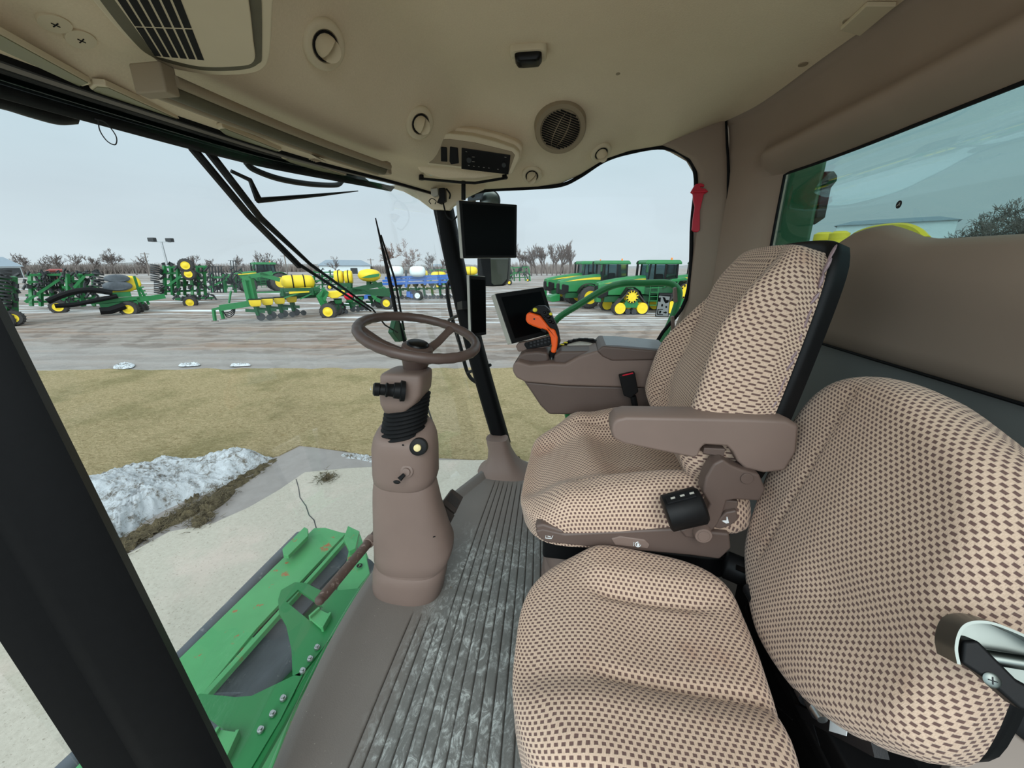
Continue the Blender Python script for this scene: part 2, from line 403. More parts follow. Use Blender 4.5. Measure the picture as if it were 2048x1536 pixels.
def pillars():
    # right front corner post, black, with the brown boot at its foot
    mb = MB(); a = V((-.385, 2.05, 1.98)); b = V((-.70, 2.10, 3.30)); rings = []
    for s in (0, .15, .3, .45, .6, .75, .9, 1):
        p = a.lerp(b, s)+V((-.02*math.sin(PI*s), 0, 0)); w = .046; d = .04
        rings.append([p+V((w*x, d*yy, 0)) for x, yy in ((-1, -.6), (-.6, -1), (.5, -1), (1, -.5), (1, 1), (-1, 1))])
    mb.loft(rings); struct(mb.build('trim_6', 'charcoal_pillar', ang=50))
    mb = MB(); rings = []
    for z, w, d in ((1.85, .16, .13), (1.86, .145, .12), (1.88, .115, .1), (1.92, .085, .078), (1.98, .066, .062), (2.05, .062, .056)):
        rings.append([V((-.385-(z-1.98)*.24+w*math.copysign(abs(math.cos(t))**.7, math.cos(t)), 1.985+d*math.copysign(abs(math.sin(t))**.7, math.sin(t)), z)) for t in [2*PI*k/28 for k in range(28)]])
    mb.loft(rings); struct(mb.build('trim_7', 'brown_plastic', ang=60))
    # beige corner cap where post meets headliner
    mb = MB(); P = [(770, 372), (860, 362), (975, 366), (965, 378), (935, 392), (905, 412), (898, 420), (862, 418), (838, 400), (805, 382)]
    mb.prism([at(x, y, Y=2.0) for x, y in P], (0, .03, 0)); struct(mb.build('trim_8', 'headliner', bevel=.004))
    # left front post, black, close to the camera, two profiles
    mb = MB(); rings = []
    for zz in [1.9+.2*k for k in range(8)]:
        s = (zz-2.12)/(2.9-2.12); xr = -.618-.112*s; y0 = .372
        rings.append([V((xr+dx, y0+dy, zz)) for dx, dy in ((0, .02), (-.012, -.0), (-.055, -.035), (-.085, -.04), (-.10, -.055), (-.135, -.07), (-.15, -.05), (-.15, .03), (-.03, .045))])
    mb.loft(rings); struct(mb.build('trim_9', 'charcoal_pillar', ang=30))
    # rear right post beside the side window
    mb = MB(); rings = []
    for z, x0, x1, fw in ((1.86, .46, .66, 0), (2.4, .45, .64, 0), (2.60, .505, .665, 0), (2.835, .56, .68, 0), (3.1, .552, .68, 0), (3.3, .545, .67, 0), (3.40, .53, .655, .02), (3.46, .485, .645, .02), (3.50, .41, .635, .02), (3.53, .33, .63, .02), (3.62, .22, .62, .02)):
        rings.append([V((x0, 2.085, z)), V((x0+.008, 2.055, z)), V((x0+.03, 2.045, z)), V((x1-.03, 2.04, z)), V((x1-.008, 2.045, z)), V((x1, 2.06, z)), V((x1, 2.11, z)), V((x0, 2.11, z))])
    mb.loft(rings); struct(mb.build('trim_10', 'wall_trim', ang=50))
    mb = MB(); mb.tube([V((.612, 2.048, 3.6)), V((.655, 2.05, 3.4)), V((.672, 2.052, 3.2)), V((.682, 2.052, 2.83)), V((.66, 2.05, 2.5))], .007, 6); struct(mb.build('trim_11', 'black_rubber'))
pillars()
mb = MB(); mb.box((.79, 2.13, 2.75), (.28, .04, 1.9)); struct(mb.build('wall_right', 'wall_trim'))
# rear wall with the tinted window
XW = [(-.3, .84), (.5, .87), (.94, .86), (1.2, .85), (1.5, .84), (1.75, .815), (1.9, .78), (2.0, .73), (2.065, .685)]
ZB = [(-.3, 3.06), (.9, 3.058), (1.12, 3.060), (1.16, 3.066), (1.21, 3.085), (1.27, 3.104), (1.34, 3.107), (1.40, 3.095), (1.45, 3.07), (1.47, 3.062), (1.9, 3.062)]
def rear_wall():
    Ys = [-.28+.06*i for i in range(20)]+[.94+.0375*i for i in range(31)]; Ys = sorted(set([round(y, 4) for y in Ys if y < 2.065]+[1.80, 1.84, 1.88, 2.065]))
    def col_up(Y):
        xw = icubic(Y, XW); xt = xrear(Y); out = []; kc = sm(Y, 1.84, 1.93)
        zt = 3.345
        for s, ox in ((0, 0), (.03, .0), (.07, .012), (.11, .036), (.16, .046), (.30, .060), (.48, .068), (.58, .062), (.65, .044), (.70, .030), (.75, .026), (.82, .036), (.90, .062), (.97, .105), (1, .12)):
            z = 3.62+(zt-3.62)*s; k = (xw-xt)/.12; ox = ox if s < .6 else ox+(.075-ox)*kc; out.append(V((xt+ox*k, Y, z)))
        return out
    def col_dn(Y):
        xw = icubic(Y, XW); zb = interp(Y, ZB); out = []
        for z, ox in ((zb, 0), (zb-.006, -.02), (zb-.02, -.035), (zb-.07, -.045), (3.0-.04, -.05), (2.9, -.03), (2.80, -.02), (2.76, -.02), (2.745, -.0), (2.70, -.0), (2.4, 0), (2.1, 0), (1.86, 0)):
            kc = sm(Y, 1.84, 1.93); ox = ox if z < 2.8 else ox+(-.045-ox)*kc; out.append(V((xw+ox, Y, z)))
        return out
    mb = MB()
    U = [col_up(y) for y in Ys]; D = [col_dn(y) for y in Ys]
    mb.grid(U); 
    # panel between window and corner
    yl = [y for y in Ys if y >= 1.84]
    rows = []
    for y in yl:
        xw = icubic(y, XW); k = sm(y, 1.84, 1.93); a = col_up(y)[-1]; b = col_dn(y)[0]
        rows.append([a.lerp(b, t) for t in (0, .06, .12, .25, .5, .75, .88, .94, 1)])
    mb.grid(rows)
    mb.cur = 0; mb.grid([d[:9] for d in D]); mb.cur = 1; mb.grid([d[8:] for d in D])
    struct(mb.build('wall_rear', ['wall_trim', 'wall_lower'], ang=60, fixn=False))
    mb = MB(); r = []
    for y in [y for y in Ys if y <= 1.9]:
        xw = icubic(y, XW)+.012; r.append([V((xw, y, 3.04)), V((xw, y, 3.42))])
    mb.grid(r); struct(mb.build('window_3', 'green_glass', solid=.005, ang=90))
    # black rubber around the rear glass
    mb = MB(); q = [V((icubic(y, XW)-.0, y, 3.345)) for y in [-.2+.1*i for i in range(21)]]+[V((icubic(1.838, XW), 1.838, 3.34)), V((icubic(1.84, XW), 1.84, 3.2)), V((icubic(1.84, XW), 1.84, 3.062))]
    mb.tube(q, .006, 6); struct(mb.build('trim_12', 'black_rubber'))
    mb = MB(); q = [V((icubic(y, XW)-.022, y, 2.75)) for y in [.0+.1*i for i in range(21)]]; mb.tube(q, .004, 6); struct(mb.build('trim_13', 'black_rubber'))
    # cab back panel outside
    mb = MB(); mb.box((.96, 1.0, 2.4), (.04, 2.2, 1.1)); struct(mb.build('wall_back', 'green_clean'))
rear_wall()
# =============================== INSIDE THE CAB ===============================
def pad(name, O, A, B, outline, th, edge, mat, parent=None, disp=None, backmat=None, na=96, sag=.0, n_flat=26, soft=2.2):
    O, A, B = V(O), V(A).normalized(), V(B).normalized(); N = A.cross(B).normalized()
    thf = th if callable(th) else (lambda a, b, t_=th: t_)
    pts = spline([V((a, b, 0)) for a, b in outline], 12, True)
    ca = sum((p.x for p in pts))/len(pts); cb = sum((p.y for p in pts))/len(pts); rad = []
    P = [(p.x-ca, p.y-cb) for p in pts]; n = len(P)
    for k in range(na):
        th_ = 2*PI*k/na; dx, dy = math.cos(th_), math.sin(th_); best = 0
        for i in range(n):
            x1, y1 = P[i]; x2, y2 = P[(i+1) % n]; den = dx*(y2-y1)-dy*(x2-x1)
            if abs(den) < 1e-9: continue
            t = (x1*(y2-y1)-y1*(x2-x1))/den; s = (x1*dy-y1*dx)/den
            if t > 0 and -1e-6 <= s <= 1.000001: best = max(best, t)
        rad.append(best)
    rows = []; uvs = []
    steps = []
    for i in range(n_flat): steps.append(('f', i/(n_flat-1)))
    for i in range(1, 11): steps.append(('r', i/10*PI/2))
    for i in range(1, 5): steps.append(('s', i/4))
    steps.append(('b', .0)); 
    for kind, q in steps:
        row = []; uv = []
        for k in range(na+1):
            kk = k % na; R = rad[kk]; th = thf(ca+R*math.cos(2*PI*kk/na), cb+R*math.sin(2*PI*kk/na)); dx, dy = math.cos(2*PI*kk/na), math.sin(2*PI*kk/na); ed = min(edge, R*.8)
            if kind == 'f': r = (R-ed)*q; h = 0; L = r
            elif kind == 'r': r = R-ed+ed*math.sin(q)**(2/soft); h = -ed*(1-max(0, math.cos(q))**(2/soft)); L = R-ed+ed*q
            elif kind == 's': r = R-.006*q; h = -ed-(th-ed)*q; L = R-ed+ed*PI/2+(th-ed)*q
            else: r = R*.5; h = -th-.004; L = R-ed+ed*PI/2+th
            a, b = ca+dx*r, cb+dy*r; d = disp(a, b) if disp else 0
            fall = 1 if kind in 'f' else max(0, math.cos(q)) if kind == 'r' else 0
            row.append(O+A*a+B*b+N*(h+d*fall)); uv.append((ca+dx*L, cb+dy*L))
        rows.append(row); uvs.append(uv)
    mb = MB(); mb.grid(rows, uvs)
    return mb.build(name, mat, parent, ang=70, fixn=True)
def gr(d, w=.008): return math.exp(-(d/w)**2)
# ---- operator seat ----
op = thing('operator_seat', 'larger patterned fabric seat behind the steering wheel, with armrest and tall backrest', 'seat', (.15, 1.2, FZ))
def d_opc(a, b):   # a = X from the front, b = Y
    y = abs(b-1.215); x = a
    h = (.028+.025*sm(x, .05, .3))*sm(y, .13, .22)-.012*gr(y-.165-.03*sm(x, .3, 0), .01)*sm(x, -.02, .06)
    h += .022*sm(b, 1.32, 1.45)*(1-sm(x, .2, .4)); h -= .075*sm(.03-x, -.06, .16)**1.3
    h -= .02*gr(x-.16, .07)*(1-sm(y, .1, .2)); h += .008*math.sin(x*34+b*9)*gr(x-.03, .09)
    return h
o = pad('seat_cushion', (0, 0, 2.38), (1, 0, .09), (0, 1, 0), [(-.135, 1.0), (-.148, 1.12), (-.148, 1.3), (-.138, 1.43), (-.07, 1.50), (.06, 1.535), (.3, 1.53), (.46, 1.5), (.50, 1.35), (.50, 1.08), (.47, .93), (.32, .905), (.1, .895), (-.06, .91)], (lambda a, b: .13-.045*sm(a, .05, .36)), .075, 'seat_fabric', op, d_opc, soft=2.4)
UP = V((.175, 0, .985))
def d_opb(a, b):
    x = abs(a); h = .062*sm(x, .12, .25)*sm(b, -.02, .12)*(1-sm(b, .40, .62)); h += .016*sm(x, .14, .24)
    h += .03*gr(b-.20, .13)*(1-sm(x, .1, .2)); h -= .010*gr(x-.155-.05*sm(b, .35, .0), .009)
    h -= .03*sm(b, .52, .64)
    return h
OB = [(-.20, -.02), (.0, -.03), (.20, -.02), (.275, .05), (.29, .18), (.288, .32), (.278, .46), (.265, .56), (.245, .61), (.21, .635), (.06, .64), (-.07, .63), (-.115, .60), (-.15, .53), (-.215, .40), (-.28, .27), (-.305, .17), (-.295, .05)]
pad('backrest_cushion', (.345, 1.22, 2.425), (0, -1, 0), UP, OB, .095, .05, 'seat_fabric', op, d_opb, soft=2.8)
pad('backrest_shell', (.345+.09, 1.22, 2.40), (0, -1, 0), UP, [(a*.97+.0, b+.03) for a, b in OB], .045, .02, 'black_plastic', op)
random.seed(3)
for k in range(16):
    z = 2.56+.46*k/15+random.uniform(-.012, .012); x = .345+.088+(z-2.42)*.178; y = .935+.02*sm(z, 2.7, 3.05); mb = MB()
    mb.ell((x-.003, y+.004, z), (random.uniform(.002, .004), .006, random.uniform(.008, .02)), 8, 6, Matrix.Rotation(random.uniform(.0, .5), 3, 'Y'))
    tag(mb.build('exposed_foam', 'foam', op), 'torn foam showing at the backrest edge')
# armrest on the left, near side
YA = .90
mb = MB(); P = [(1221, 862), (1223, 848), (1231, 838), (1250, 833), (1400, 835), (1500, 837), (1575, 840), (1600, 852), (1595, 905), (1572, 944), (1530, 949), (1492, 940), (1476, 925), (1466, 905), (1455, 893), (1410, 890), (1402, 898), (1397, 913), (1388, 918), (1340, 908), (1245, 888), (1226, 878)]
pp = [at(x, y, Y=YA) for x, y in P]; rings = []
for dy, k in ((-.0, .93), (.012, 1.0), (.07, 1.0), (.085, .95)):
    c = sum(pp, V((0, 0, 0)))/len(pp); rings.append([c+V(((p.x-c.x)*(1-(1-k)*.25), 0, (p.z-c.z)*k))+V((0, dy, 0)) for p in pp])
mb.loft(rings); arm = mb.build('armrest', 'brown_plastic', op, bevel=.006, seg=3)
mb = MB(); mb.prism([at(x, y, Y=YA+.012) for x, y in ((1408, 896), (1452, 898), (1448, 914), (1406, 908))], (0, .05, 0)); mb.build('armrest_latch', 'dark_brown_plastic', op, bevel=.003)
mb = MB(); P = [(1428, 928), (1446, 919), (1462, 930), (1480, 938), (1520, 950), (1532, 980), (1520, 1003), (1470, 1000), (1454, 1003), (1447, 1025), (1436, 1050), (1420, 1068), (1402, 1078), (1372, 1076), (1360, 1062), (1385, 1048), (1410, 1032), (1420, 1010), (1405, 985), (1412, 955)]
mb.prism([at(x, y, Y=YA-.018) for x, y in P], (0, .045, 0)); br = mb.build('armrest_bracket', 'dark_brown_plastic', op, bevel=.006, seg=3)
mb = MB(); mb.cyl(at(1493, 956, Y=YA-.018), at(1493, 956, Y=YA-.018)+V((0, -.004, 0)), .014); mb.build('pivot_cover', 'dark_brown_plastic', br, bevel=.001)
mb = MB(); c = at(1403, 1063, Y=YA-.018); mb.cyl(c, c+V((0, -.018, 0)), .022, .02); mb.cyl(c+V((0, -.018, 0)), c+V((0, -.02, 0)), .014); mb.build('pivot_knob', 'brown_plastic', br, bevel=.002)
# recline lever
mb = MB(); P = [(1436, 1040), (1452, 1025), (1474, 1021), (1478, 1040), (1462, 1052), (1440, 1060), (1428, 1055)]
mb.prism([at(x, y, Y=.888) for x, y in P], (0, .04, 0)); lv = mb.build('recline_lever', 'dark_brown_plastic', op, bevel=.005, seg=3)
mb = MB(); mb.prism([at(x, y, Y=.8865) for x, y in ((1444, 1042), (1452, 1047), (1458, 1046), (1455, 1034), (1453, 1034), (1453, 1041), (1447, 1041))], (0, .001, 0)); mb.build('lever_symbol', 'white_paint', lv, smooth=False)
mb = MB(); P = [(1440, 1000), (1478, 1003), (1474, 1026), (1438, 1026)]; mb.prism([at(x, y, Y=.90) for x, y in P], (0, .05, 0)); mb.build('side_cover', 'dark_brown_plastic', op, bevel=.004)
# black barrel of the lumbar adjuster
c0 = at(1340, 1012, Y=.90); c1 = at(1398, 1000, Y=.93); mb = MB(); d = (c1-c0).normalized()
c0 = at(1337, 1010, Y=.90); c1 = at(1396, 1012, Y=.925)
R = V((.93, .05, .36)).normalized(); cc = at(1368, 1018, Y=.858)
mb.lathe(cc-R*.045, R, [(0, .0), (0, .038), (.004, .044), (.082, .045), (.09, .038), (.09, 0)], 32); ad = mb.build('belt_retractor', 'black_plastic', op, ang=50)
U_ = V((-.36, -.30, .88)).normalized(); q = cc+U_*.043; mb = MB(); mb.beam(q-R*.034, q+R*.034, .022, .012, up=U_); mb.build('webbing_slot', 'black_rubber', ad, bevel=.002)
mb = MB()
for k in (-1, 0, 1): mb.beam(q-R*.022*k+U_*.007, q-R*.022*k+R*.010+U_*.007, .004, .002, up=U_)
mb.build('slot_rib', 'grey_plastic', ad)
mb = MB(); random.seed(5)
for k in range(14):
    p = at(1272+random.uniform(0, 50), 1040+random.uniform(-6, 14), Y=.93+random.uniform(-.01, .02)); mb.ell(p, (random.uniform(.006, .016), .01, random.uniform(.006, .014)), 8, 6)
tag(mb.build('torn_lining', 'foam', op), 'torn pinkish lining hanging under the cushion')
# seat base with its long side cover
mb = MB(); P = [(1070, 1062), (1085, 1058), (1130, 1068), (1260, 1062), (1345, 1058), (1440, 1066), (1460, 1068), (1463, 1098), (1440, 1120), (1380, 1112), (1290, 1104), (1190, 1096), (1092, 1086), (1076, 1075)]
mb.prism([at(x, y, Y=.893) for x, y in P], (0, .07, 0)); bs = mb.build('side_rail', 'dark_brown_plastic', op, bevel=.007, seg=3)
mb = MB(); P = [(1222, 1078), (1240, 1073), (1290, 1080), (1300, 1090), (1296, 1098), (1230, 1091)]
mb.prism([at(x, y, Y=.889) for x, y in P], (0, .01, 0)); hh = mb.build('height_lever', 'brown_plastic', bs, bevel=.003)
mb = MB(); c = at(1276, 1089, Y=.8875)
mb.tube([c+V((.007*math.cos(t), 0, .008*math.sin(t))) for t in [PI/2+i*PI*1.5/9 for i in range(10)]], .0011, 4); mb.beam(c+V((-.011, 0, -.006)), c+V((-.011, 0, .006)), .002, .001); mb.beam(c+V((-.003, 0, 0)), c+V((.003, 0, 0)), .006, .008); mb.build('lever_symbol', 'white_paint', hh, smooth=False)
mb = MB(); P = [(1069, 1052), (1085, 1048), (1128, 1062), (1130, 1078), (1100, 1084), (1078, 1076)]
mb.prism([at(x, y, Y=.895) for x, y in P], (0, .09, 0)); fl = mb.build('slide_lever', 'dark_brown_plastic', op, bevel=.008, seg=3)
mb = MB(); 
for (a, b), (c, d) in ((((1091, 1076), (1103, 1077))), (((1091, 1076), (1092, 1071))), (((1103, 1077), (1106, 1071))), (((1095, 1072), (1102, 1074)))): mb.beam(at(a, b, Y=.892), at(c, d, Y=.892), .0022, .001)
mb.build('lever_symbol', 'white_paint', fl, smooth=False)
mb = MB(); c = V((.13, 1.20, 0)); rings = []
for z, r in ((1.85, .205), (1.89, .205), (1.90, .195), (1.93, .20), (1.945, .185), (1.96, .195), (1.99, .195), (2.0, .18), (2.02, .19), (2.06, .185), (2.10, .16), (2.19, .16)):
    rings.append([V((c.x+r*math.copysign(abs(math.cos(t))**.6, math.cos(t)), c.y+r*math.copysign(abs(math.sin(t))**.6, math.sin(t)), z)) for t in [2*PI*k/40 for k in range(40)]])
mb.loft(rings); mb.build('suspension_skirt', 'brown_plastic', op, ang=60)
mb = MB(); mb.box((.2, 1.21, 2.175), (.52, .48, .07)); mb.box((.47, 1.21, 2.28), (.06, .3, .28)); mb.build('seat_frame', 'black_plastic', op, bevel=.01)
# ---- instructor seat ----
ps = thing('instructor_seat', 'low folding patterned fabric seat in front of the armrest, nearest the camera', 'seat', (.2, .65, FZ))
def d_psc(a, b):
    h = -.05*sm(.03-a, -.08, .14)**1.4
    h += .022*sm(b, .74, .80)*sm(a, .02, .1) - .012*gr(b-.735-.10*sm(a, .1, .45)*0, .012)*sm(a, .06, .12)*(1-sm(a, .3, .36))
    h += .022*sm(.55-b, .0, .07) - .012*gr(b-.545, .012)*sm(a, .04, .12)
    h -= .012*gr(a-.2, .09)*gr(b-.65, .1)
    return h
pad('seat_cushion', (0, 0, 2.275), (1, 0, -.03), (0, 1, 0), [(-.075, .50), (-.088, .62), (-.085, .72), (-.055, .80), (.01, .865), (.10, .905), (.22, .90), (.32, .882), (.385, .845), (.415, .78), (.415, .68), (.40, .56), (.385, .45), (.35, .38), (.26, .35), (.1, .355), (-.02, .40)], .13, .055, 'seat_fabric', ps, d_psc, soft=2.4)
p0 = V((.455, .7, 2.30)); NB = V((-.972, 0, .235)).normalized(); A = V((0, -1, 0)); B = NB.cross(A).normalized()
if B.z < 0: B = -B
OUT = [(1468, 1100), (1477, 1180), (1508, 1275), (1572, 1378), (1665, 1458), (1755, 1494), (1818, 1500), (1862, 1440), (1900, 1350), (1948, 1240), (1995, 1120), (2010, 1010), (1985, 915), (1905, 835), (1808, 766), (1706, 742), (1628, 762), (1568, 828), (1518, 930), (1482, 1030)]
ol = []
for x, y in OUT:
    q = onp(x, y, p0, NB)-p0; ol.append((q.dot(A), q.dot(B)))
def d_psb(a, b):
    h = -.010*gr(a+.145, .007)*sm(b, .0, .05); h += .015*sm(a, -.14, .0)-.01*sm(-a, .1, .2)
    h -= .014*gr(b-.13-.25*(a-.05), .05)*sm(a, -.02, .08); h += .012*gr(b-.02, .07)*gr(a-.12, .1)
    return h
pad('backrest_cushion', p0, A, B, ol, .085, .05, 'seat_fabric', ps, d_psb, soft=2.3)
cx = sum(a for a, b in ol)/len(ol); cy = sum(b for a, b in ol)/len(ol)
pad('backrest_shell', p0-NB*.08, A, B, [(cx+(a-cx)*.95, cy+(b-cy)*.95) for a, b in ol], .04, .02, 'black_plastic', ps)
mb = MB(); mb.box((.2, .62, 2.10), (.46, .42, .10)); mb.box((.22, .62, 1.95), (.36, .34, .20)); mb.build('seat_base', 'dark_brown_plastic', ps, bevel=.012)
mb = MB(); mb.box((.54, .68, 2.03), (.12, .52, .36)); mb.box((.50, .62, 2.15), (.05, .5, .03)); mb.build('hinge_box', 'black_plastic', ps, bevel=.008)
XS = .455
def gx(x, y, dx=0): return at(x, y, X=XS+dx)
simple('satin_black', (30, 30, 32), .28, spec=.6, var=.2)
rodm = MB(); rodm.tube([gx(1508, 1188), gx(1592, 1350)], .0075, 12); rodm.tube([gx(1500, 1178), gx(1520, 1212)], .017, 14); rodm.tube([gx(1588, 1338), gx(1606, 1370)], .017, 16); rodm.tube([gx(1600, 1362), gx(1640, 1428)], .014, 16); rodm.tube([gx(1612, 1380), gx(1622, 1398)], .020, 16)
rodm.build('gas_strut', 'satin_black', ps, ang=50)
mb = MB(); mb.tube([gx(1632, 1416, -.004), gx(1645, 1440, -.004)], [.011, .008], 14); tag(mb.build('strut_end', 'steel', ps, ang=50), 'dull metal strut end')
for q in (0, 1):
    mb = MB(); mb.tube([gx(1530+10*q, 1262+2*q, .02), gx(1566+12*q, 1345, .02)], .0035, 6); mb.build('linkage_rod', 'dark_steel', ps)
mb = MB(); mb.beam(gx(1622, 1440, .03), gx(1640, 1500, .03), .012, .03); mb.beam(gx(1600, 1420, .03), gx(1760, 1500, .03), .02, .02); mb.tube(spline([gx(1480, 1240, .03), gx(1490, 1300, .03), gx(1530, 1380, .03), gx(1590, 1440, .03)], 5), .006, 6); mb.build('seat_linkage', 'satin_black', ps)
mb = MB(); mb.prism([gx(x, y, .01) for x, y in ((1660, 1441), (1695, 1452), (1692, 1472), (1658, 1462))], (.001, 0, 0)); pt_ = mb.build('paper_tag', 'white_paint', ps, smooth=False)
mb = MB(); R = V((.9, -.35, -.1)).normalized(); c = at(1490, 1145, Y=.90); mb.lathe(c-R*.05, R, [(0, 0), (0, .030), (.005, .036), (.10, .036), (.105, .03), (.105, 0)], 24)
br_ = mb.build('belt_retractor', 'black_plastic', ps, ang=50); mb = MB(); mb.beam(c+V((-.01, -.026, .027))-R*.025, c+V((-.01, -.026, .027))+R*.05, .02, .004); mb.build('webbing_slot', 'black_gloss', br_)

# ---- steering column, wheel, pedals ----
sc = thing('steering_column', 'brown steering column with a black bellows and vinyl steering wheel', 'steering column', (-.54, 1.08, FZ))
sc['label'] = 'brown steering column with a black bellows and vinyl steering wheel'
YC = 1.08
def sect(name, rows, depth, mat, n=2.6, parent=sc, skew=None, seg=48, bevel=0, yo=0):
    """rows: (y px, left px, right px)"""
    mb = MB(); rings = []
    for r in rows:
        y, l, rr = r[:3]; dp = r[3] if len(r) > 3 else depth
        p = at(l, y, Y=YC-.03); q = at(rr, y, Y=YC-.03); c = (p+q)/2; rx = (q-p).length/2; ring = []
        tilt = r[4] if len(r) > 4 else 0; ty = r[5] if len(r) > 5 else 0
        for k in range(seg):
            t = 2*PI*k/seg; x = math.copysign(abs(math.cos(t))**(2/n), math.cos(t)); yy = math.copysign(abs(math.sin(t))**(2/n), math.sin(t))
            ring.append(V((c.x+rx*x, YC+yo+dp*yy, c.z+tilt*x+ty*yy)))
        rings.append(ring)
    mb.loft(rings); return mb.build(name, mat, parent, ang=50)
sect('base_collar', [(1192, 748, 868, .086), (1186, 746, 876, .09), (1150, 746, 884, .09, .0, .01), (1128, 747, 887, .09, .01, .035), (1124, 750, 885, .086, .01, .035), (1090, 755, 880, .06, .01, .02)], .088, 'brown_plastic')
sect('collar_lip', [(1130, 752, 882, .084, .0, .035), (1118, 751, 890, .084, .008, .038), (1112, 752, 892, .083, .01, .038), (1080, 760, 880, .06, .01, .03)], .08, 'brown_plastic')
sect('lower_shroud', [(1118, 749, 893, .080, .012, .045), (1108, 746, 899, .087, .016, .045), (1096, 746, 899, .086, .016, .04), (1060, 745, 888, .081, .006, .015), (1010, 744, 873, .076), (985, 744, 867, .073), (966, 746, 862, .0725), (960, 750, 857, .070), (956, 752, 855, .066)], .08, 'brown_plastic')
sect('seam_ring', [(972, 748, 859, .071, 0, .008), (960, 748, 859, .071, 0, .008)], .07, 'dark_brown_plastic')
sect('upper_shroud', [(966, 750, 860, .074, 0, .008), (962, 746, 864, .079, 0, .006), (950, 744, 867, .08), (900, 742, 866, .08), (878, 745, 863, .079, 0, .010), (866, 749, 857, .075, 0, .020), (860, 756, 850, .069, 0, .024), (857, 766, 842, .060, 0, .024)], .08, 'brown_plastic')
mb = MB(); rings = []
for k in range(45):
    s = k/44; y = 876-86*s; cxp = 805+13*s; w = 41-2*s+3.2*math.sin(k*PI/2*1.0)
    w = 41-1.5*s+(2.6 if k % 4 in (1, 2) else -2); p = at(cxp-w, y, Y=YC); q = at(cxp+w, y, Y=YC); c = (p+q)/2; r = (q-p).length/2
    rings.append([V((c.x+r*math.cos(t), YC+r*.95*math.sin(t), c.z+.012*math.cos(t))) for t in [2*PI*j/32 for j in range(32)]])
mb.loft(rings); mb.build('bellows', 'black_rubber', sc, ang=80)
hd = sect('switch_housing', [(820, 784, 808, .02, 0, .01), (810, 776, 824, .045, .006, .01), (800, 770, 842, .052, .004), (780, 769, 852, .056), (760, 771, 854, .056), (748, 771, 854, .056), (744, 773, 853, .054), (741, 780, 850, .048)], .055, 'brown_plastic', n=6, yo=-.024)
mb = MB(); a = at(806, 782, Y=YC-.085); b = at(742, 778, Y=YC-.125); d = b-a; L = d.length
mb.lathe(a-d.normalized()*.005, d, [(0, 0), (0, .030), (.012, .031), (.014, .024), (.03, .023), (.032, .019), (.045, .018), (.048, .021), (.052, .021), (.055, .016), (.068, .016), (.07, .019), (L-.004, .019), (L, .014), (L, 0)], 24)
st = mb.build('turn_signal_stalk', 'black_plastic', hd, ang=50)
mb = MB(); a = b+d.normalized()*.0008; u, w = basis(d); mb.beam(a-u*.006, a+u*.004, .003, .001); mb.prism([a+u*.004-w*.001, a+u*.008-w*.006, a+u*.008+w*.006, a+u*.004+w*.001], d.normalized()*.0004); mb.build('horn_symbol', 'white_paint', st, smooth=False)
mb = MB(); a = at(833, 896, Y=YC-.072); mb.lathe(a+V((0, .02, -.004)), (.25, -1, .35), [(0, 0), (0, .028), (.022, .026), (.024, .020), (.024, 0)], 24); pt = mb.build('outlet_ring', 'black_plastic', sc, ang=50)
mb = MB(); a2 = a+V((.006, -.004, .004)); mb.lathe(a2, (.25, -1, .35), [(0, 0), (0, .011), (.012, .011), (.014, .008), (.014, 0)], 18); tag(mb.build('outlet_plug', 'cream_plastic', pt, ang=50), 'cream coloured push button')
mb = MB(); a = at(812, 945, Y=YC-.082); mb.lathe(a+V((0, .012, 0)), (.15, -1, .25), [(0, 0), (0, .021), (.012, .02), (.014, .013), (.02, .012), (.02, 0)], 22); ig = mb.build('ignition_lock', 'brown_plastic', sc, ang=50)
mb = MB(); q = a+V((.002, -.016, .003)); mb.tube([q, q+V((-.012, -.012, -.012))], [.0055, .008], 8); mb.ell(q+V((-.018, -.018, -.018)), (.012, .005, .006), 10, 8); mb.build('ignition_key', 'black_plastic', ig)
mb = MB(); c = at(806, 890, Y=YC-.081); mb.cyl(c, c+V((0, -.001, 0)), .003); c = at(866, 1074, Y=YC-.076); mb.beam(c, c+V((.008, 0, .003)), .003, .002); mb.build('screw_hole', 'black_rubber', sc)
# wheel
Nw = V((.235, -.085, .97)).normalized(); Cw = V((-.452, 1.08, 2.80)); u = V((0, 1, 0)); u = (u-Nw*u.dot(Nw)).normalized(); w = Nw.cross(u); RW = .172
def wp(r, ang, h=0): t = math.radians(ang); return Cw+(w*math.cos(t)+u*math.sin(t))*r+Nw*h     # ang 0 = forward? measured round the hub
mb = MB(); rr = []
ring = []
for k in range(72):
    t = 2*PI*k/72; ring.append(Cw+(w*math.cos(t)+u*math.sin(t))*RW)
mb.tube(ring, [.0145+.0008*math.sin(k*9*2*PI/24) for k in range(72)], 14, closed=True); whl = mb.build('steering_wheel', 'wheel_vinyl', sc, ang=80)
for ang in (108, 228, 338):
    mb = MB(); a = wp(.03, ang, -.065); b = wp(.10, ang, -.040); c = wp(RW-.004, ang, 0); d = (c-a).normalized(); sd = Nw.cross(d).normalized(); rings = []
    for p, ww, hh_ in ((a, .022, .013), (a.lerp(b, .5), .017, .011), (b, .015, .010), (b.lerp(c, .6), .014, .009), (c, .018, .011)):
        rings.append([p+sd*(ww*math.cos(t))+Nw*(hh_*math.sin(t)) for t in [2*PI*j/14 for j in range(14)]])
    mb.loft(rings); mb.build('spoke', 'wheel_vinyl', whl)
mb = MB(); mb.lathe(Cw-Nw*.135, Nw, [(0, 0), (0, .034), (.03, .036), (.06, .044), (.085, .048), (.10, .046), (.105, .038), (.107, 0)], 28); mb.build('wheel_hub', 'wheel_vinyl', whl, ang=50)
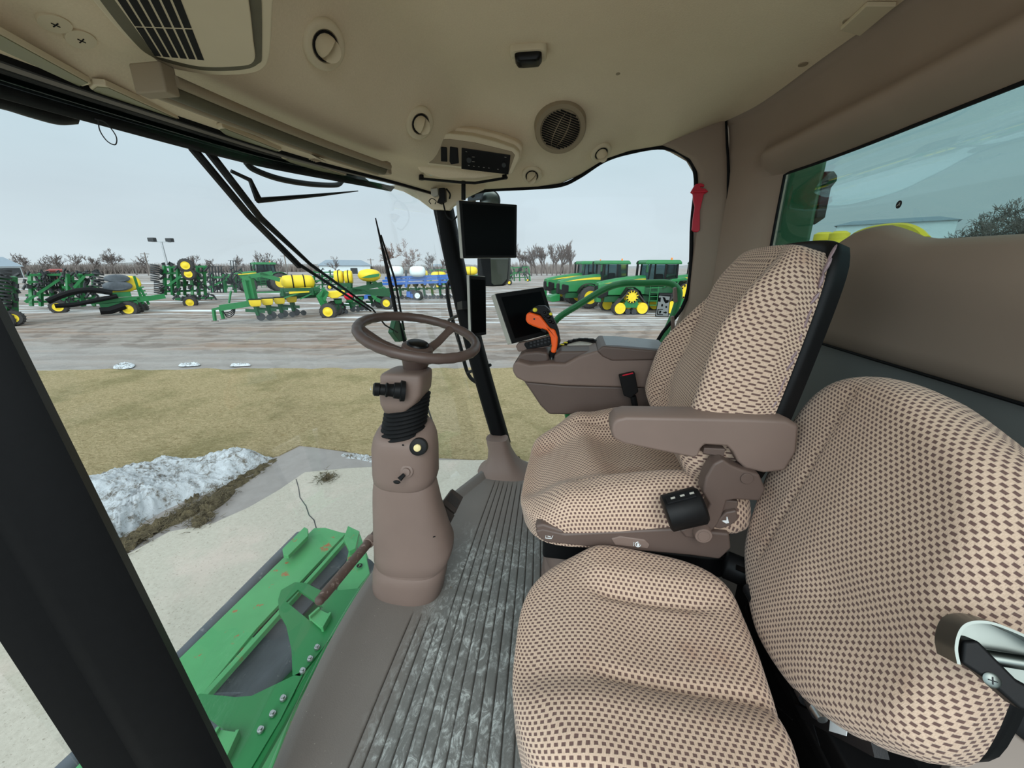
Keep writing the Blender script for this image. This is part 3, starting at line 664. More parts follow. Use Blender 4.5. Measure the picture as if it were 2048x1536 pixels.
mb = MB(); mb.lathe(Cw-Nw*.03, Nw, [(0, 0), (0, .034), (.006, .032), (.009, .026), (.010, 0)], 28); mb.build('hub_cap', 'black_gloss', whl, ang=50)
# foot rail in front
fr = thing('foot_rail', 'worn brown tubular foot rail left of the steering column, just inside the windshield', 'foot rail', (-.73, 1.0, FZ))
mb = MB(); a = at(640, 1200, Z=2.0); b = at(762, 1056, Z=2.0); mb.tube([a, a.lerp(b, .05), b], [.014, .0165, .0165], 16); mb.ell(a, (.0155, .0155, .0155)); 
simple('worn_brown', (88, 70, 62), .5, nscale=40, var=.1, dirt=((150, 132, 122), 60, .55, .75)); mb.build('rail_tube', 'worn_brown', fr)
mb = MB(); c = a.lerp(b, .78); mb.tube([c-(b-a).normalized()*.014, c+(b-a).normalized()*.014], .021, 14); mb.beam(c+V((.01, 0, 0)), V((-.60, c.y+.01, 2.0)), .03, .014); mb.beam(V((-.62, c.y+.01, 2.01)), V((-.60, c.y, 1.86)), .02, .02); mb.build('rail_bracket', 'brown_plastic', fr, bevel=.002)
# brake pedals
npd = V((.62, -.42, .66)).normalized()
for nm_, PX, lab in (('brake_pedal', [(884, 1006), (905, 977), (927, 994), (911, 1027)], 'upper black rubber brake pedal right of the steering column'), ('brake_pedal', [(872, 1024), (884, 1008), (910, 1030), (890, 1068), (876, 1050)], 'lower black rubber brake pedal tucked against the steering column')):
    p0_ = V((-.40, 1.27, 2.03)); t_ = thing(nm_, lab, 'pedal', tuple(V((-.45, 1.4, FZ))), 'brake pedals beside the column')
    mb = MB(); Pq = [onp(x, y, p0_, npd) for x, y in PX]; mb.prism(Pq, -npd*.02); mb.build('pedal_pad', 'pedal_rubber', t_, bevel=.003)
    c = sum(Pq, V((0, 0, 0)))/len(Pq); e1 = (Pq[1]-Pq[0]).normalized(); e2 = npd.cross(e1).normalized(); mb = MB()
    for k in range(-4, 5): mb.beam(c+e2*k*.006-e1*.018+npd*.001, c+e2*k*.006+e1*.018+npd*.001, .0022, .003, up=npd)
    mb.build('tread_rib', 'dark_steel', t_)
    mb = MB(); mb.tube([c-npd*.01, c-npd*.05+V((-.04, .02, -.02)), V((c.x-.08, c.y+.05, FZ+.01))], .009, 8); mb.build('pedal_arm', 'black_plastic', t_)

# ---- right hand console ----
co = thing('armrest_console', 'wide brown control console beyond the driver seat, under the orange handle', 'console', (.1, 1.65, FZ))
def cpr(name, P, y0, dep, mat, parent, bev=.006, seg=3):
    mb = MB(); mb.prism([at(x, y, Y=y0) for x, y in P], (0, dep, 0)); return mb.build(name, mat, parent, bevel=bev, seg=seg)
cpr('console_body', [(1046, 762), (1130, 770), (1330, 775), (1335, 832), (1098, 830), (1080, 812), (1062, 785)], 1.56, .22, 'dark_brown_plastic', co, .012)
cpr('console_tray', [(1024, 742), (1026, 728), (1034, 722), (1060, 730), (1100, 727), (1130, 728), (1160, 712), (1192, 702), (1250, 704), (1335, 708), (1335, 778), (1130, 772), (1050, 765), (1032, 756)], 1.545, .27, 'brown_plastic', co, .012)
cpr('console_nose', [(1034, 724), (1036, 712), (1050, 705), (1075, 703), (1096, 706), (1099, 722), (1085, 728)], 1.60, .18, 'dark_brown_plastic', co, .012)
cpr('console_scoop', [(1108, 728), (1108, 712), (1120, 703), (1188, 702), (1165, 714), (1140, 729)], 1.58, .2, 'dark_brown_plastic', co, .01)
simple('lid_sheen_vinyl', (112, 116, 122), .3, nscale=30, var=.1)  # blue grey sheen of the lid top is put into this base colour
ld = cpr('armrest_lid', [(1194, 703), (1205, 692), (1240, 695), (1340, 704), (1340, 720), (1224, 722), (1206, 714)], 1.535, .25, ['dark_brown_plastic'], co, .008)
mb = MB(); mb.prism([at(1205, 690, Y=1.56), at(1240, 691, Y=1.56), at(1340, 700, Y=1.56), at(1340, 704, Y=1.56), at(1205, 696, Y=1.56)], (0, .22, 0)); tag(mb.build('lid_pad', 'lid_sheen_vinyl', co, bevel=.004), 'padded lid top with a blue grey sheen in its colour')
# curved keypad behind the handle
cpr('button_plinth', [(1120, 704), (1135, 690), (1160, 686), (1185, 688), (1203, 698), (1196, 705)], 1.70, .09, 'grey_plastic', co, .006)
mb = MB(); q = spline([at(1118, 700, Y=1.70), at(1135, 690, Y=1.74), at(1160, 684, Y=1.76), at(1188, 686, Y=1.74), at(1204, 694, Y=1.70)], 5); mb.tube(q, .018, 10); kp = mb.build('button_pad', 'black_plastic', co)
for k in range(7):
    p = q[2+k*2] if 2+k*2 < len(q) else q[-1]
    mb = MB(); mb.box(p+V((0, -.008, .016)), (.017, .012, .006), Matrix.Rotation(-.5, 3, 'X')); mb.build('button', 'yellow_plastic' if k in (0, 1) else 'dark_steel', kp, bevel=.001)
# handle
hn = thing('hydro_handle', 'orange and black multifunction drive handle standing on the console', 'joystick', tuple(at(1103, 724, Y=1.62)))
HY = 1.60
def hp(name, P, y0, dep, mat, par, bev): return cpr(name, P, y0, dep, mat, par, bev, 3)
hp('handle_grip', [(1051, 640), (1052, 628), (1060, 624.5), (1072, 629), (1080, 631), (1087, 640), (1095, 650), (1101, 657), (1110, 659), (1116, 675), (1115, 692), (1111, 708), (1101, 706), (1103, 692), (1101, 676), (1095, 662), (1083, 659), (1066, 653), (1054, 647)], HY, .042, 'orange_plastic', hn, .010)
bk = hp('handle_head', [(1058, 623), (1066, 616), (1076, 612), (1090, 612), (1099, 620), (1106, 636), (1112, 648), (1117, 662), (1120, 680), (1118, 694), (1114, 702), (1115, 680), (1110, 660), (1101, 657), (1095, 650), (1087, 638), (1080, 629), (1070, 627)], HY+.006, .04, 'black_plastic', hn, .007)
for x, y, m_, r in ((1070, 620, 'yellow_plastic', .010), (1101.5, 628, 'yellow_plastic', .007), (1089, 625, 'black_gloss', .006), (1097, 633, 'black_gloss', .010), (1089, 633, 'black_gloss', .005), (1096, 622, 'black_gloss', .006), (1100, 643, 'black_gloss', .008), (1106, 645, 'black_gloss', .006)):
    mb = MB(); mb.ell(at(x, y, Y=HY+.004), (r, r*.6, r*.9), 12, 8); mb.build('button', m_, bk)
mb = MB(); mb.cyl(at(1068.5, 638, Y=HY), at(1068.5, 638, Y=HY)+V((0, -.0015, 0)), .004, seg=10); mb.build('screw', 'dark_steel', hn)
mb = MB(); mb.beam(at(1083, 658, Y=HY+.01), at(1093, 663, Y=HY+.01), .02, .012); mb.build('trigger', 'black_plastic', hn, bevel=.002)
mb = MB(); mb.tube([at(1107, 704, Y=HY+.02), at(1104, 714, Y=HY+.02)], [.018, .013], 12); mb.build('handle_collar', 'black_rubber', hn)
mb = MB(); mb.tube([at(1104, 714, Y=HY+.02), at(1102, 728, Y=HY+.02)], [.008, .008], 12); mb.build('handle_stem', 'chrome', hn)
# armrest touch screen
def monitor(name, label, p0, n, TL, TR, BR, BL, th, parent_loc, group=None, inset=.09, side='grey_plastic', logo=False):
    t_ = thing(name, label, 'screen', parent_loc, group); n = V(n).normalized(); p0 = V(p0)
    C = [onp(x, y, p0, n) for x, y in (TL, TR, BR, BL)]
    c = sum(C, V((0, 0, 0)))/4
    mb = MB(); mb.prism([q-n*.006 for q in C], -n*th); mb.build('housing', side, t_, bevel=.004)
    mb = MB(); mb.prism([c+(q-c)*.985 for q in C], -n*.010); fz = mb.build('bezel', 'black_plastic', t_, bevel=.002)
    I = [c+(q-c)*(1-2*inset)+n*.0006 for q in C]; mb = MB(); mb.prism(I, -n*.001); mb.build('display_panel', 'screen_glass', fz, smooth=False)
    e1 = (C[1]-C[0]); e2 = (C[3]-C[0])
    return t_, c, n, C
t_, c_, n_, C_ = monitor('touch_screen', 'tilted square touch screen with silver edge mounted behind the orange handle', (-.2, 1.72, 2.78), (.52, -.82, .24), (990, 587), (1087, 573), (1116, 664), (1024, 688), .05, (-.2, 1.72, 2.6))
cpr('keypad_housing', [(1031, 693), (1036, 686), (1060, 682), (1110, 668), (1122, 682), (1118, 690), (1060, 702), (1036, 704)], 1.68, .035, 'brown_plastic', t_, .006)
kb = cpr('keypad', [(1048, 690), (1056, 684), (1100, 673), (1106, 684), (1098, 692), (1054, 699)], 1.674, .01, 'black_plastic', t_, .003)
mb = MB(); mb.cyl(at(1053, 688, Y=1.675), at(1053, 688, Y=1.675)+V((0, -.008, 0)), .009); mb.build('knob', 'black_gloss', kb)
for k in range(12):
    i, j = k % 6, k//6; mb = MB(); p = at(1062+i*7.2, 686-i*1.9+j*6.5, Y=1.672); mb.box(p, (.010, .003, .008)); mb.build('key', 'dark_steel', kb, bevel=.001)
mb = MB(); mb.beam(at(1080, 694, Y=1.70), at(1078, 712, Y=1.70), .035, .03); mb.build('mount', 'dark_brown_plastic', t_, bevel=.003)
# hanging screens
t2, c2, n2, C2 = monitor('hanging_screen', 'square black screen hanging from the headliner under the radio', (-.42, 1.85, 3.15), (.5, -.86, -.02), (917.5, 400), (1035, 409), (1034, 516), (926, 517), .05, (-.42, 1.86, 3.28), 'black hanging screens', inset=.05)
mb = MB(); mb.tube([at(927, 362, Y=1.87), at(927, 400, Y=1.87)], .010, 10); mb.build('drop_post', 'black_plastic', t2)
bar = thing('screen_bracket', 'thin black bracket bar bolted under the radio housing', 'bracket', (-.45, 1.8, 3.36))
mb = MB(); q = [at(840, 357, Y=1.80), at(850, 358, Y=1.79), at(925, 365, Y=1.78), at(950, 366, Y=1.78), at(1005, 357, Y=1.81), at(1014, 355, Y=1.83)]
mb.tube(q, .0055, 8); mb.build('bar', 'black_plastic', bar)
for p in (at(843, 356, Y=1.80), at(1009, 354, Y=1.82)):
    mb = MB(); mb.cyl(p-V((0, 0, .008)), p+V((0, 0, .012)), .012, .010, 12); mb.build('bolt', 'black_plastic', bar)
t3, c3, n3, C3 = monitor('corner_post_screen', 'narrow black screen turned sideways on the right front post', (-.46, 1.84, 2.8), (.55, -.83, 0), (939, 550), (972, 553), (973, 670), (943, 675), .042, (-.5, 1.86, 2.7), 'black hanging screens', inset=.06)
mb = MB(); mb.beam(at(930, 610, Y=1.90), at(920, 612, Y=2.02), .03, .04); mb.build('mount', 'black_plastic', t3)
# cables over the post
mb = MB(); mb.tube(spline([at(885, 400, Y=1.96), at(893, 430, Y=1.93), at(905, 440, Y=1.9), at(915, 432, Y=1.88)], 6), .004, 6)
mb.tube(spline([at(862, 408, Y=1.94), at(858, 402, Y=1.93), at(864, 397, Y=1.93), at(872, 402, Y=1.94), at(870, 408, Y=1.95)], 5), .002, 6)
mb.tube(spline([at(893, 378, Y=1.95), at(900, 388, Y=1.93), at(899, 398, Y=1.93)], 5), .004, 6)
cb = thing('plug_and_cable', 'black plug and loose cable at the right front headliner corner', 'cable', tuple(at(878, 385, Y=1.98)))
mb.build('cable', 'black_rubber', cb)
cpr('plug', [(877, 376), (889, 375), (890, 402), (880, 408), (873, 405), (878, 395)], 1.94, .03, 'black_plastic', cb, .003)
tag(cpr('plug_label', [(861, 377), (875, 376), (876, 390), (867, 394), (862, 390)], 1.95, .025, 'grey_plastic', cb, .002), 'pale grey connector block')
# seat belt buckle
bb = thing('belt_buckle', 'black seat belt buckle leaning on the side of the console', 'belt buckle', tuple(at(1275, 825, Y=1.52)))
mb = MB(); mb.prism([at(x, y, Y=1.50) for x, y in ((1238, 752), (1270, 745), (1277, 784), (1262, 797), (1248, 792))], (0, .03, 0)); mb.build('buckle', 'black_plastic', bb, bevel=.004)
mb = MB(); mb.tube([at(1266, 792, Y=1.515), at(1270, 812, Y=1.52), at(1276, 830, Y=1.53)], .012, 8); mb.build('strap', 'black_rubber', bb)
mb = MB(); mb.beam(at(1245, 751, Y=1.499), at(1266, 746, Y=1.499), .005, .004); tag(mb.build('release_button', 'red_plastic', bb), 'thin red release strip')
# lower right: chrome pull with black grip, pale panel
dl = thing('folding_latch', 'chrome strap bracket with a black grip at the lower right edge', 'latch', tuple(at(1990, 1330, t=.46)))
nl = V((-.25, -.80, .55)).normalized(); pl0 = at(1980, 1330, t=.45)
def lp(x, y, off=0): return onp(x, y, pl0, nl)-nl*off
mb = MB(); rings = []
q = spline([lp(1905, 1322), lp(1900, 1290), lp(1908, 1258), lp(1926, 1242), lp(1960, 1240), lp(2000, 1252), lp(2060, 1280), lp(2120, 1320)], 8)
for i, p in enumerate(q):
    d = (q[min(i+1, len(q)-1)]-q[max(i-1, 0)]).normalized(); sd = nl.cross(d).normalized()
    rings.append([p+nl*.012-sd*.0015, p+nl*.012+sd*.0015, p-nl*.028+sd*.0015, p-nl*.028-sd*.0015])
mb.loft(rings); mb.build('strap_loop', 'chrome', dl, ang=40)
mb = MB(); mb.prism([lp(x, y, .022) for x, y in ((1925, 1245), (1960, 1243), (2000, 1255), (2100, 1300), (2120, 1420), (2000, 1360), (1930, 1300))], -nl*.002); mb.build('plate', 'chrome', dl, smooth=False)
mb = MB(); mb.tube([lp(1985, 1318, .008), lp(2060, 1330, .008), lp(2120, 1345, .008)], .008, 14); mb.build('pin', 'chrome', dl)
mb = MB(); mb.prism([lp(x, y, -.008) for x, y in ((1918, 1278), (1948, 1277), (1975, 1305), (2025, 1355), (2056, 1372), (2080, 1400), (2060, 1425), (2028, 1412), (1960, 1352), (1914, 1322))], -nl*.026); gp = mb.build('grip', 'black_plastic', dl, bevel=.004, seg=3)
mb = MB(); p = lp(1973, 1355, -.008); mb.lathe(p, nl, [(0, 0), (0, .0075), (.001, .0078), (.002, .006), (.002, 0)], 24); sw = mb.build('screw', 'chrome', gp)
u, w_ = basis(nl); mb = MB(); mb.beam(p+nl*.0022-u*.004, p+nl*.0022+u*.004, .0012, .0006); mb.beam(p+nl*.0022-w_*.004, p+nl*.0022+w_*.004, .0012, .0006); mb.build('screw_recess', 'dark_steel', sw, smooth=False)
pq = at(1990, 1480, t=.60); npq = V((-.35, -.75, .5)).normalized()
mb = MB(); P = [(1975, 1385), (2005, 1392), (1993, 1420), (2010, 1450), (2060, 1490), (2140, 1540), (2120, 1640), (1890, 1640), (1893, 1560), (1908, 1520), (1904, 1480), (1918, 1450), (1950, 1430)]
mb.prism([onp(x, y, pq, npq) for x, y in P], -npq*.03); struct(mb.build('trim_17', 'pale_brown_plastic', None, bevel=.006, seg=3))
mb = MB(); P = [(1990, 1400), (2200, 1330), (2200, 1560), (2060, 1500), (2000, 1440)]; mb.prism([onp(x, y, pq-npq*.035, npq) for x, y in P], -npq*.01); struct(mb.build('trim_18', 'black_plastic'))
mb = MB(); mb.prism([at(x, y, t=.78) for x, y in ((1620, 1400), (1850, 1505), (1960, 1420), (2010, 1250), (2160, 1250), (2160, 1700), (1560, 1700))], ray(1850, 1480)*.05); struct(mb.build('trim_19', 'black_rubber'))

# ---- headliner fittings ----
def hitc(px, py):
    d = ray(px, py); t = .3
    while t < 3:
        p = V((0, 0, EYE))+d*t
        if p.z >= ceilz(p.x, p.y): break
        t += .004
    e_ = .01; n = V((ceilz(p.x+e_, p.y)-ceilz(p.x-e_, p.y), ceilz(p.x, p.y+e_)-ceilz(p.x, p.y-e_), -2*e_)).normalized()
    return p, n
def dial(px, py, r, label, ang=0, off=(0, 0)):
    p, n = hitc(px, py); n = (n*.75+(V((0, 0, EYE))-p).normalized()*.35).normalized(); p = p+n*.012; t_ = thing('air_outlet', label, 'air vent', tuple(p), 'round air outlets in the headliner')
    mb = MB(); mb.lathe(p-n*.02, n, [(0, r*1.02), (.02, r*1.02), (.026, r*.98), (.03, r*.86), (.028, r*.66), (.022, r*.62), (.018, 0)], 40); mb.build('outlet_ring', 'beige_plastic', t_, ang=50)
    mb = MB(); mb.lathe(p+n*.0, n, [(-.002, 0), (.006, r*.60), (.007, r*.61)], 24); mb.build('outlet_well', 'black_plastic', t_)
    u, w = basis(n); c, s = math.cos(ang), math.sin(ang); u, w = u*c+w*s, w*c-u*s
    for sg in (-1, 1):
        mb = MB(); rings = []
        for k in range(9):
            th_ = -PI/2+PI*k/8; a = r*.50*math.sin(th_); b = r*.50*max(.08, math.cos(th_)); rings.append([p+w*a+u*(sg*(r*.05))+n*.006, p+w*a+u*(sg*b)+n*.004, p+w*a+u*(sg*b)+n*.016, p+w*a+u*(sg*(b*.5+r*.02))+n*(.018+.03*max(0, math.cos(th_))*r/.05), p+w*a+u*(sg*r*.07)+n*(.016+.02*max(0, math.cos(th_)))])
        mb.loft(rings); mb.build('louvre', 'beige_plastic', t_, ang=60)
dial(643, 85, .052, 'round beige air outlet right of the overhead filter grille', .4)
dial(836, 243, .052, 'round beige air outlet just above the radio housing', .15)
dial(1200, 301, .045, 'round beige air outlet at the top edge of the right window', .9)
dial(1064, 346, .045, 'round beige air outlet right of the radio housing', .9)
def speaker_():
    p, n = hitc(1120, 248); n = (n*.8+(V((0, 0, EYE))-p).normalized()*.3).normalized(); r = .098
    t_ = thing('speaker', 'round slotted speaker grille in the headliner', 'speaker', tuple(p))
    mb = MB(); p = p+n*.035; mb.lathe(p-n*.05, n, [(-.02, r*1.05), (.048, r), (.054, r*.96), (.054, r*.80), (.049, r*.76), (.052, r*.4), (.053, 0)], 48); g = mb.build('grille', 'beige_dark', t_, ang=50)
    u, w = basis(n); c, s = math.cos(.35), math.sin(.35); u, w = u*c+w*s, w*c-u*s; mb = MB()
    for k in range(-8, 9):
        h = k*.0082; L = math.sqrt(max(0, (r*.74)**2-h*h))
        for a, b in ((-L, -L*.36), (-L*.30, L*.22), (L*.28, L)): mb.beam(p+w*h+u*a+n*.003, p+w*h+u*b+n*.003, .0036, .004, up=n)
    mb.build('slot', 'black_rubber', g)
speaker_()
# radio housing
rh = thing('radio_housing', 'beige overhead housing with black radio and switches', 'radio', (-.45, 1.85, 3.45))
nr = V((.10, -.83, -.55)).normalized(); pr0 = V((-.47, 1.70, 3.40))
def rp_(x, y, off=0): return onp(x, y, pr0, nr)+nr*off
def rpr(name, P, o0, dep, mat, par=rh, bev=.003, smooth=True):
    mb = MB(); mb.prism([rp_(x, y, o0) for x, y in P], -nr*dep); return mb.build(name, mat, par, bevel=bev, seg=3, smooth=smooth)
rpr('housing', [(848, 284), (852, 273), (866, 269), (900, 267), (945, 272), (990, 283), (1028, 296), (1039, 306), (1040, 316), (1024, 349), (1017, 350), (950, 342), (900, 335), (856, 331), (852, 325)], 0, .16, 'beige_plastic', bev=.008)
rpr('base_flange', [(832, 318), (843, 285), (852, 268), (900, 262), (950, 266), (1000, 279), (1038, 294), (1046, 306), (1040, 330), (1020, 356), (950, 368), (880, 366), (835, 352), (828, 335)], -.035, .10, 'headliner', bev=.02)
rpr('faceplate', [(854, 285), (860, 279), (900, 278), (950, 285), (1024, 303), (1030, 310), (1018, 344), (950, 336), (858, 326)], .002, .004, 'beige_dark')
rd = rpr('radio', [(923.5, 295), (1021, 309.5), (1017, 348), (923, 337)], .006, .008, 'black_gloss', bev=.0015)
for x, y, r, m_ in ((938.5, 318, .011, 'dark_steel'), (1008, 328, .009, 'dark_steel')):
    mb = MB(); mb.lathe(rp_(x, y, .006), nr, [(0, 0), (0, r), (.008, r*.9), (.008, 0)], 18); mb.build('radio_knob', m_, rd, ang=50)
for x, y, L in ((947, 312.5, 5), (947, 322, 5), (933, 302, 3), (1011, 313, 4), (938, 329.5, 3), (948, 331, 3), (958, 332, 3), (968, 333.5, 3), (978, 334.5, 3), (996, 337, 3)):
    mb = MB(); mb.beam(rp_(x-L/2, y, .0065), rp_(x+L/2, y+.4, .0065), .0018, .001); mb.build('radio_marking', 'grey_plastic', rd, smooth=False)
for P in ([(882, 293), (894, 294), (895, 323), (882, 322)], [(900, 292.5), (916, 295), (918, 326), (902, 328), (899, 322)]):
    sw_ = rpr('rocker_switch', P, .006, .008, 'black_plastic', bev=.003)
mb = MB(); mb.lathe(rp_(866, 304, .002), nr, [(0, 0), (0, .010), (.004, .009), (.004, 0)], 18); mb.build('blank_plug', 'beige_dark', rh, ang=50)
lt = thing('map_light', 'small oval map light below the radio housing', 'lamp', tuple(at(865, 343, Y=1.80)))
nlz = V((.05, -.75, -.65)).normalized(); cz = at(869, 343, Y=1.76)
u, w = basis(nlz); u = V((1, 0, 0)); u = (u-nlz*u.dot(nlz)).normalized(); w = nlz.cross(u)
mb = MB(); mb.loft([[cz+nlz*h+u*(.045*k*math.cos(t))+w*(.02*k*math.sin(t)) for t in [2*PI*j/32 for j in range(32)]] for h, k in ((-.01, 1.05), (.002, 1.05), (.005, .95), (.005, .4))]); mb.build('bezel', 'beige_plastic', lt, ang=50)
mb = MB(); mb.ell(cz+nlz*.004-u*.014, (.015, .015, .006), 20, 10, Matrix((u, w, nlz)).transposed()); mb.build('lens', 'lamp_lens', lt)
mb = MB(); mb.box(cz+nlz*.006+u*.020, (.014, .018, .004), Matrix((u, w, nlz)).transposed()); mb.build('switch', 'black_plastic', lt, bevel=.001)
# dome lamp, black, in beige frame
p, n = hitc(1057, 97); n = (n+(V((0, 0, EYE))-p).normalized()*.15).normalized()
p = p+n*.012; dm = thing('dome_lamp', 'black dome lamp in a beige frame on the headliner', 'lamp', tuple(p)); u = V((1, .05, 0)); u = (u-n*u.dot(n)).normalized(); w = n.cross(u); RM = Matrix((u, w, n)).transposed()
def rr(a, b, k=5, e=.35, flip=1): return [(a*math.copysign(abs(math.cos(t))**e, math.cos(t)), b*math.copysign(abs(math.sin(t))**e, math.sin(t))) for t in [2*PI*j/36 for j in range(36)]]
mb = MB(); mb.loft([[p+n*h+u*x*k+w*y*k for x, y in rr(.050, .030)] for h, k in ((-.02, 1.1), (.004, 1.1), (.010, 1.0), (.010, .78), (.002, .74))]); mb.build('frame', 'beige_plastic', dm, ang=50)
mb = MB(); mb.loft([[p+n*h+u*x*k+w*(y*k)-w*0 for x, y in rr(.041, .024)] for h, k in ((0, 1), (.018, .97), (.028, .8), (.03, .5))]); mb.build('lens', 'black_gloss', dm, ang=50)
for x, y, r, lab in ((1236, 146, .008, 'small round plug in the headliner beyond the dome lamp'), (1606, 128, .014, 'small round plug beside the rear wall edge of the headliner'), (1700, 40, .016, 'dark oval recess near the rear top corner')):
    p, n = hitc(x, y); mb = MB(); mb.lathe(p-n*.004, n, [(0, 0), (0, r), (.007, r*.9), (.008, 0)], 18); tag(mb.build('headliner_plug', 'beige_dark', ang=50), lab, 'plug', 'small headliner plugs')
p, n = hitc(1700, 40); mb = MB(); mb.prism([hitc(x, y)[0]+V((0, 0, -.012)) for x, y in ((1682, 50), (1735, 0), (1795, 0), (1722, 62))], (0, 0, .01)); tag(mb.build('headliner_patch', 'beige_plastic', bevel=.002), 'smooth rectangular cover patch at the rear edge of the headliner', 'cover')
for x, y, lab in ((105, 38, 'upper oval screw cover at the top left of the headliner'), (157, 71, 'lower oval screw cover at the top left of the headliner')):
    p, n = hitc(x, y); t_ = thing('screw_cover', lab, 'screw cover', tuple(p), 'oval screw covers'); p = p+n*.007; mb = MB(); mb.lathe(p-n*.006, n, [(0, 0), (0, .022), (.007, .021), (.008, 0)], 24); mb.build('cover', 'beige_plastic', t_, ang=50)
    u, w = basis(n); mb = MB(); mb.beam(p-u*.006+n*.0022, p+u*.006+n*.0022, .0014, .0012, up=n); mb.beam(p-w*.006+n*.0022, p+w*.006+n*.0022, .0014, .0012, up=n); mb.build('slot', 'black_rubber', t_)
# olive lenses along the windshield edge
for P, lab in (([(-30, 52), (-30, 84), (160, 172), (178, 166)], 'leftmost long olive lens strip above the windshield'), ([(192, 172), (184, 178), (196, 190), (356, 250), (368, 243), (215, 174)], 'second olive lens strip above the windshield'), ([(438, 258), (450, 268), (548, 306), (560, 300), (448, 256)], 'third short olive lens strip above the windshield'), ([(566, 317), (580, 324), (672, 352), (690, 350), (590, 317)], 'fourth olive lens strip near the right end')):
    mb = MB(); q = [V(hitc(x, y)[0]) for x, y in P]; zc = min(v.z for v in q); q = [at(x, y, Z=zc-.006) for x, y in P]; c = sum(q, V((0, 0, 0)))/len(q)
    t_ = thing('lens_strip', lab, 'light', tuple(c), 'olive lens strips above the windshield'); mb.prism([c+(v-c)*1.06+V((0, 0, 0)) for v in q], (0, 0, .012)); mb.build('surround', 'beige_plastic', t_, bevel=.002)
    mb = MB(); mb.prism([c+(v-c)*.97+V((0, 0, -.0015)) for v in q], (0, 0, .004)); mb.build('lens', 'olive_lens', t_, smooth=False)
simple('blind_and_gap_shade', (88, 82, 62), .6, nscale=20, var=.1)
# overhead filter grille
fg = thing('filter_grille', 'beige overhead filter cover with a slotted grille, top left', 'air vent', (-.7, .7, 3.4)); ZG = 3.372
def gp_(x, y, z=ZG): return at(x, y, Z=z)
def smo(P): return [(v.x, v.y) for v in spline([V((x, y, 0)) for x, y in P], 5, True)]
outer = [(150, -40), (246, 70), (318, 125), (345, 138), (420, 150), (490, 149), (526, 138), (540, 110), (545, 40), (548, -60), (530, -200), (20, -200)]
mb = MB(); mb.prism([gp_(x, y) for x, y in smo(outer)], (0, 0, .10)); mb.build('surround', 'beige_plastic', fg, bevel=.008, seg=3)
dk = [(185, -20), (262, 78), (310, 116), (400, 140), (480, 140), (516, 128), (524, 100), (518, -60), (480, -200), (60, -200)]
mb = MB(); mb.prism([gp_(x, y, ZG-.0015) for x, y in smo(dk)], (0, 0, .003)); mb.build('recess', 'blind_and_gap_shade', fg, smooth=False)  # flat dark sheet, not sunk in; the gap's shade is in its colour
inner = [(205, -30), (285, 78), (308, 110), (330, 118), (400, 134), (470, 134), (508, 124), (507, 80), (494, -20), (455, -190), (80, -190)]
mb = MB(); mb.prism([gp_(x, y, ZG-.008) for x, y in smo(inner)], (0, 0, .012)); ip = mb.build('cover', 'beige_plastic', fg, bevel=.003)
def sl(i, f, j):  # slot corners in the photo: columns i, rows j
    tl = (233, 0); tr = (365, 0); bl = (308, 112); br_2 = (411, 121)
    k = f; L = (tl[0]+(bl[0]-tl[0])*k, tl[1]+(bl[1]-tl[1])*k); R = (tr[0]+(br_2[0]-tr[0])*k, tr[1]+(br_2[1]-tr[1])*k)
    return (L[0]+(R[0]-L[0])*i/6, L[1]+(R[1]-L[1])*i/6)
for (f0, f1) in ((.50, 1.0), (-.10, .47), (-.72, -.13)):
    for i in range(6):
        a, b, c, d = sl(i+.08, f0, 0), sl(i+.84, f0, 0), sl(i+.84, f1, 0), sl(i+.08, f1, 0)
        mb = MB(); mb.prism([gp_(x, y, ZG-.0088) for x, y in (a, b, c, d)], (0, 0, .003)); mb.build('slot', 'black_rubber', ip, smooth=False)
# roller blind
rb = thing('roller_blind', 'rolled up brown sun blind along the top of the windshield', 'sun blind', (-.9, 1.3, 3.36)); ZR = 3.335
a = at(322, 172, Z=ZR); b = at(762, 338, Z=ZR+.0); 
def crv(t, off=0, dz=0):
    p = a.lerp(b, t); return p+V((-.02*math.sin(PI*t)+off, 0, dz))
mb = MB(); mb.tube([crv(k/10, .008, 0) for k in range(11)], .019, 14); mb.build('roller', 'blind_and_gap_shade', rb)
mb = MB(); mb.tube([crv(k/10, -.018, -.006) for k in range(11)], .013, 10); mb.tube([crv(k/10, .034, .006) for k in range(11)], .010, 10); mb.build('hem_bar', 'beige_dark', rb)
mb = MB(); mb.box(a+V((.0, -.01, .005)), (.07, .03, .05)); mb.build('end_bracket', 'beige_dark', rb, bevel=.004)
mb = MB(); mb.box(b+V((.0, .01, .005)), (.06, .03, .04)); mb.build('end_bracket', 'beige_dark', rb, bevel=.004)
mb = MB(); p = crv(.63, -.025, -.02); mb.box(p, (.036, .05, .004), Matrix.Rotation(.5, 3, 'Y')); tb = mb.build('pull_tab', 'beige_plastic', rb, bevel=.001)
mb = MB()
for k in range(4): mb.beam(p+V((-.014, -.016+.010*k, -.009)), p+V((.014, -.016+.010*k, .007))+V((0, 0, -.014)), .003, .002)
mb.build('tab_rib', 'beige_dark', tb)
mb = MB(); mb.tube(spline([at(196, 240, X=-1.04), at(200, 262, X=-1.04), at(215, 283, X=-1.04), at(231, 289, X=-1.04), at(232, 272, X=-1.04), at(212, 246, X=-1.04), at(190, 238, X=-1.04)], 5), .0012, 5); tag(mb.build('wire_loop', 'dark_steel'), 'thin loose wire loop hanging at the top of the windshield', 'wire')
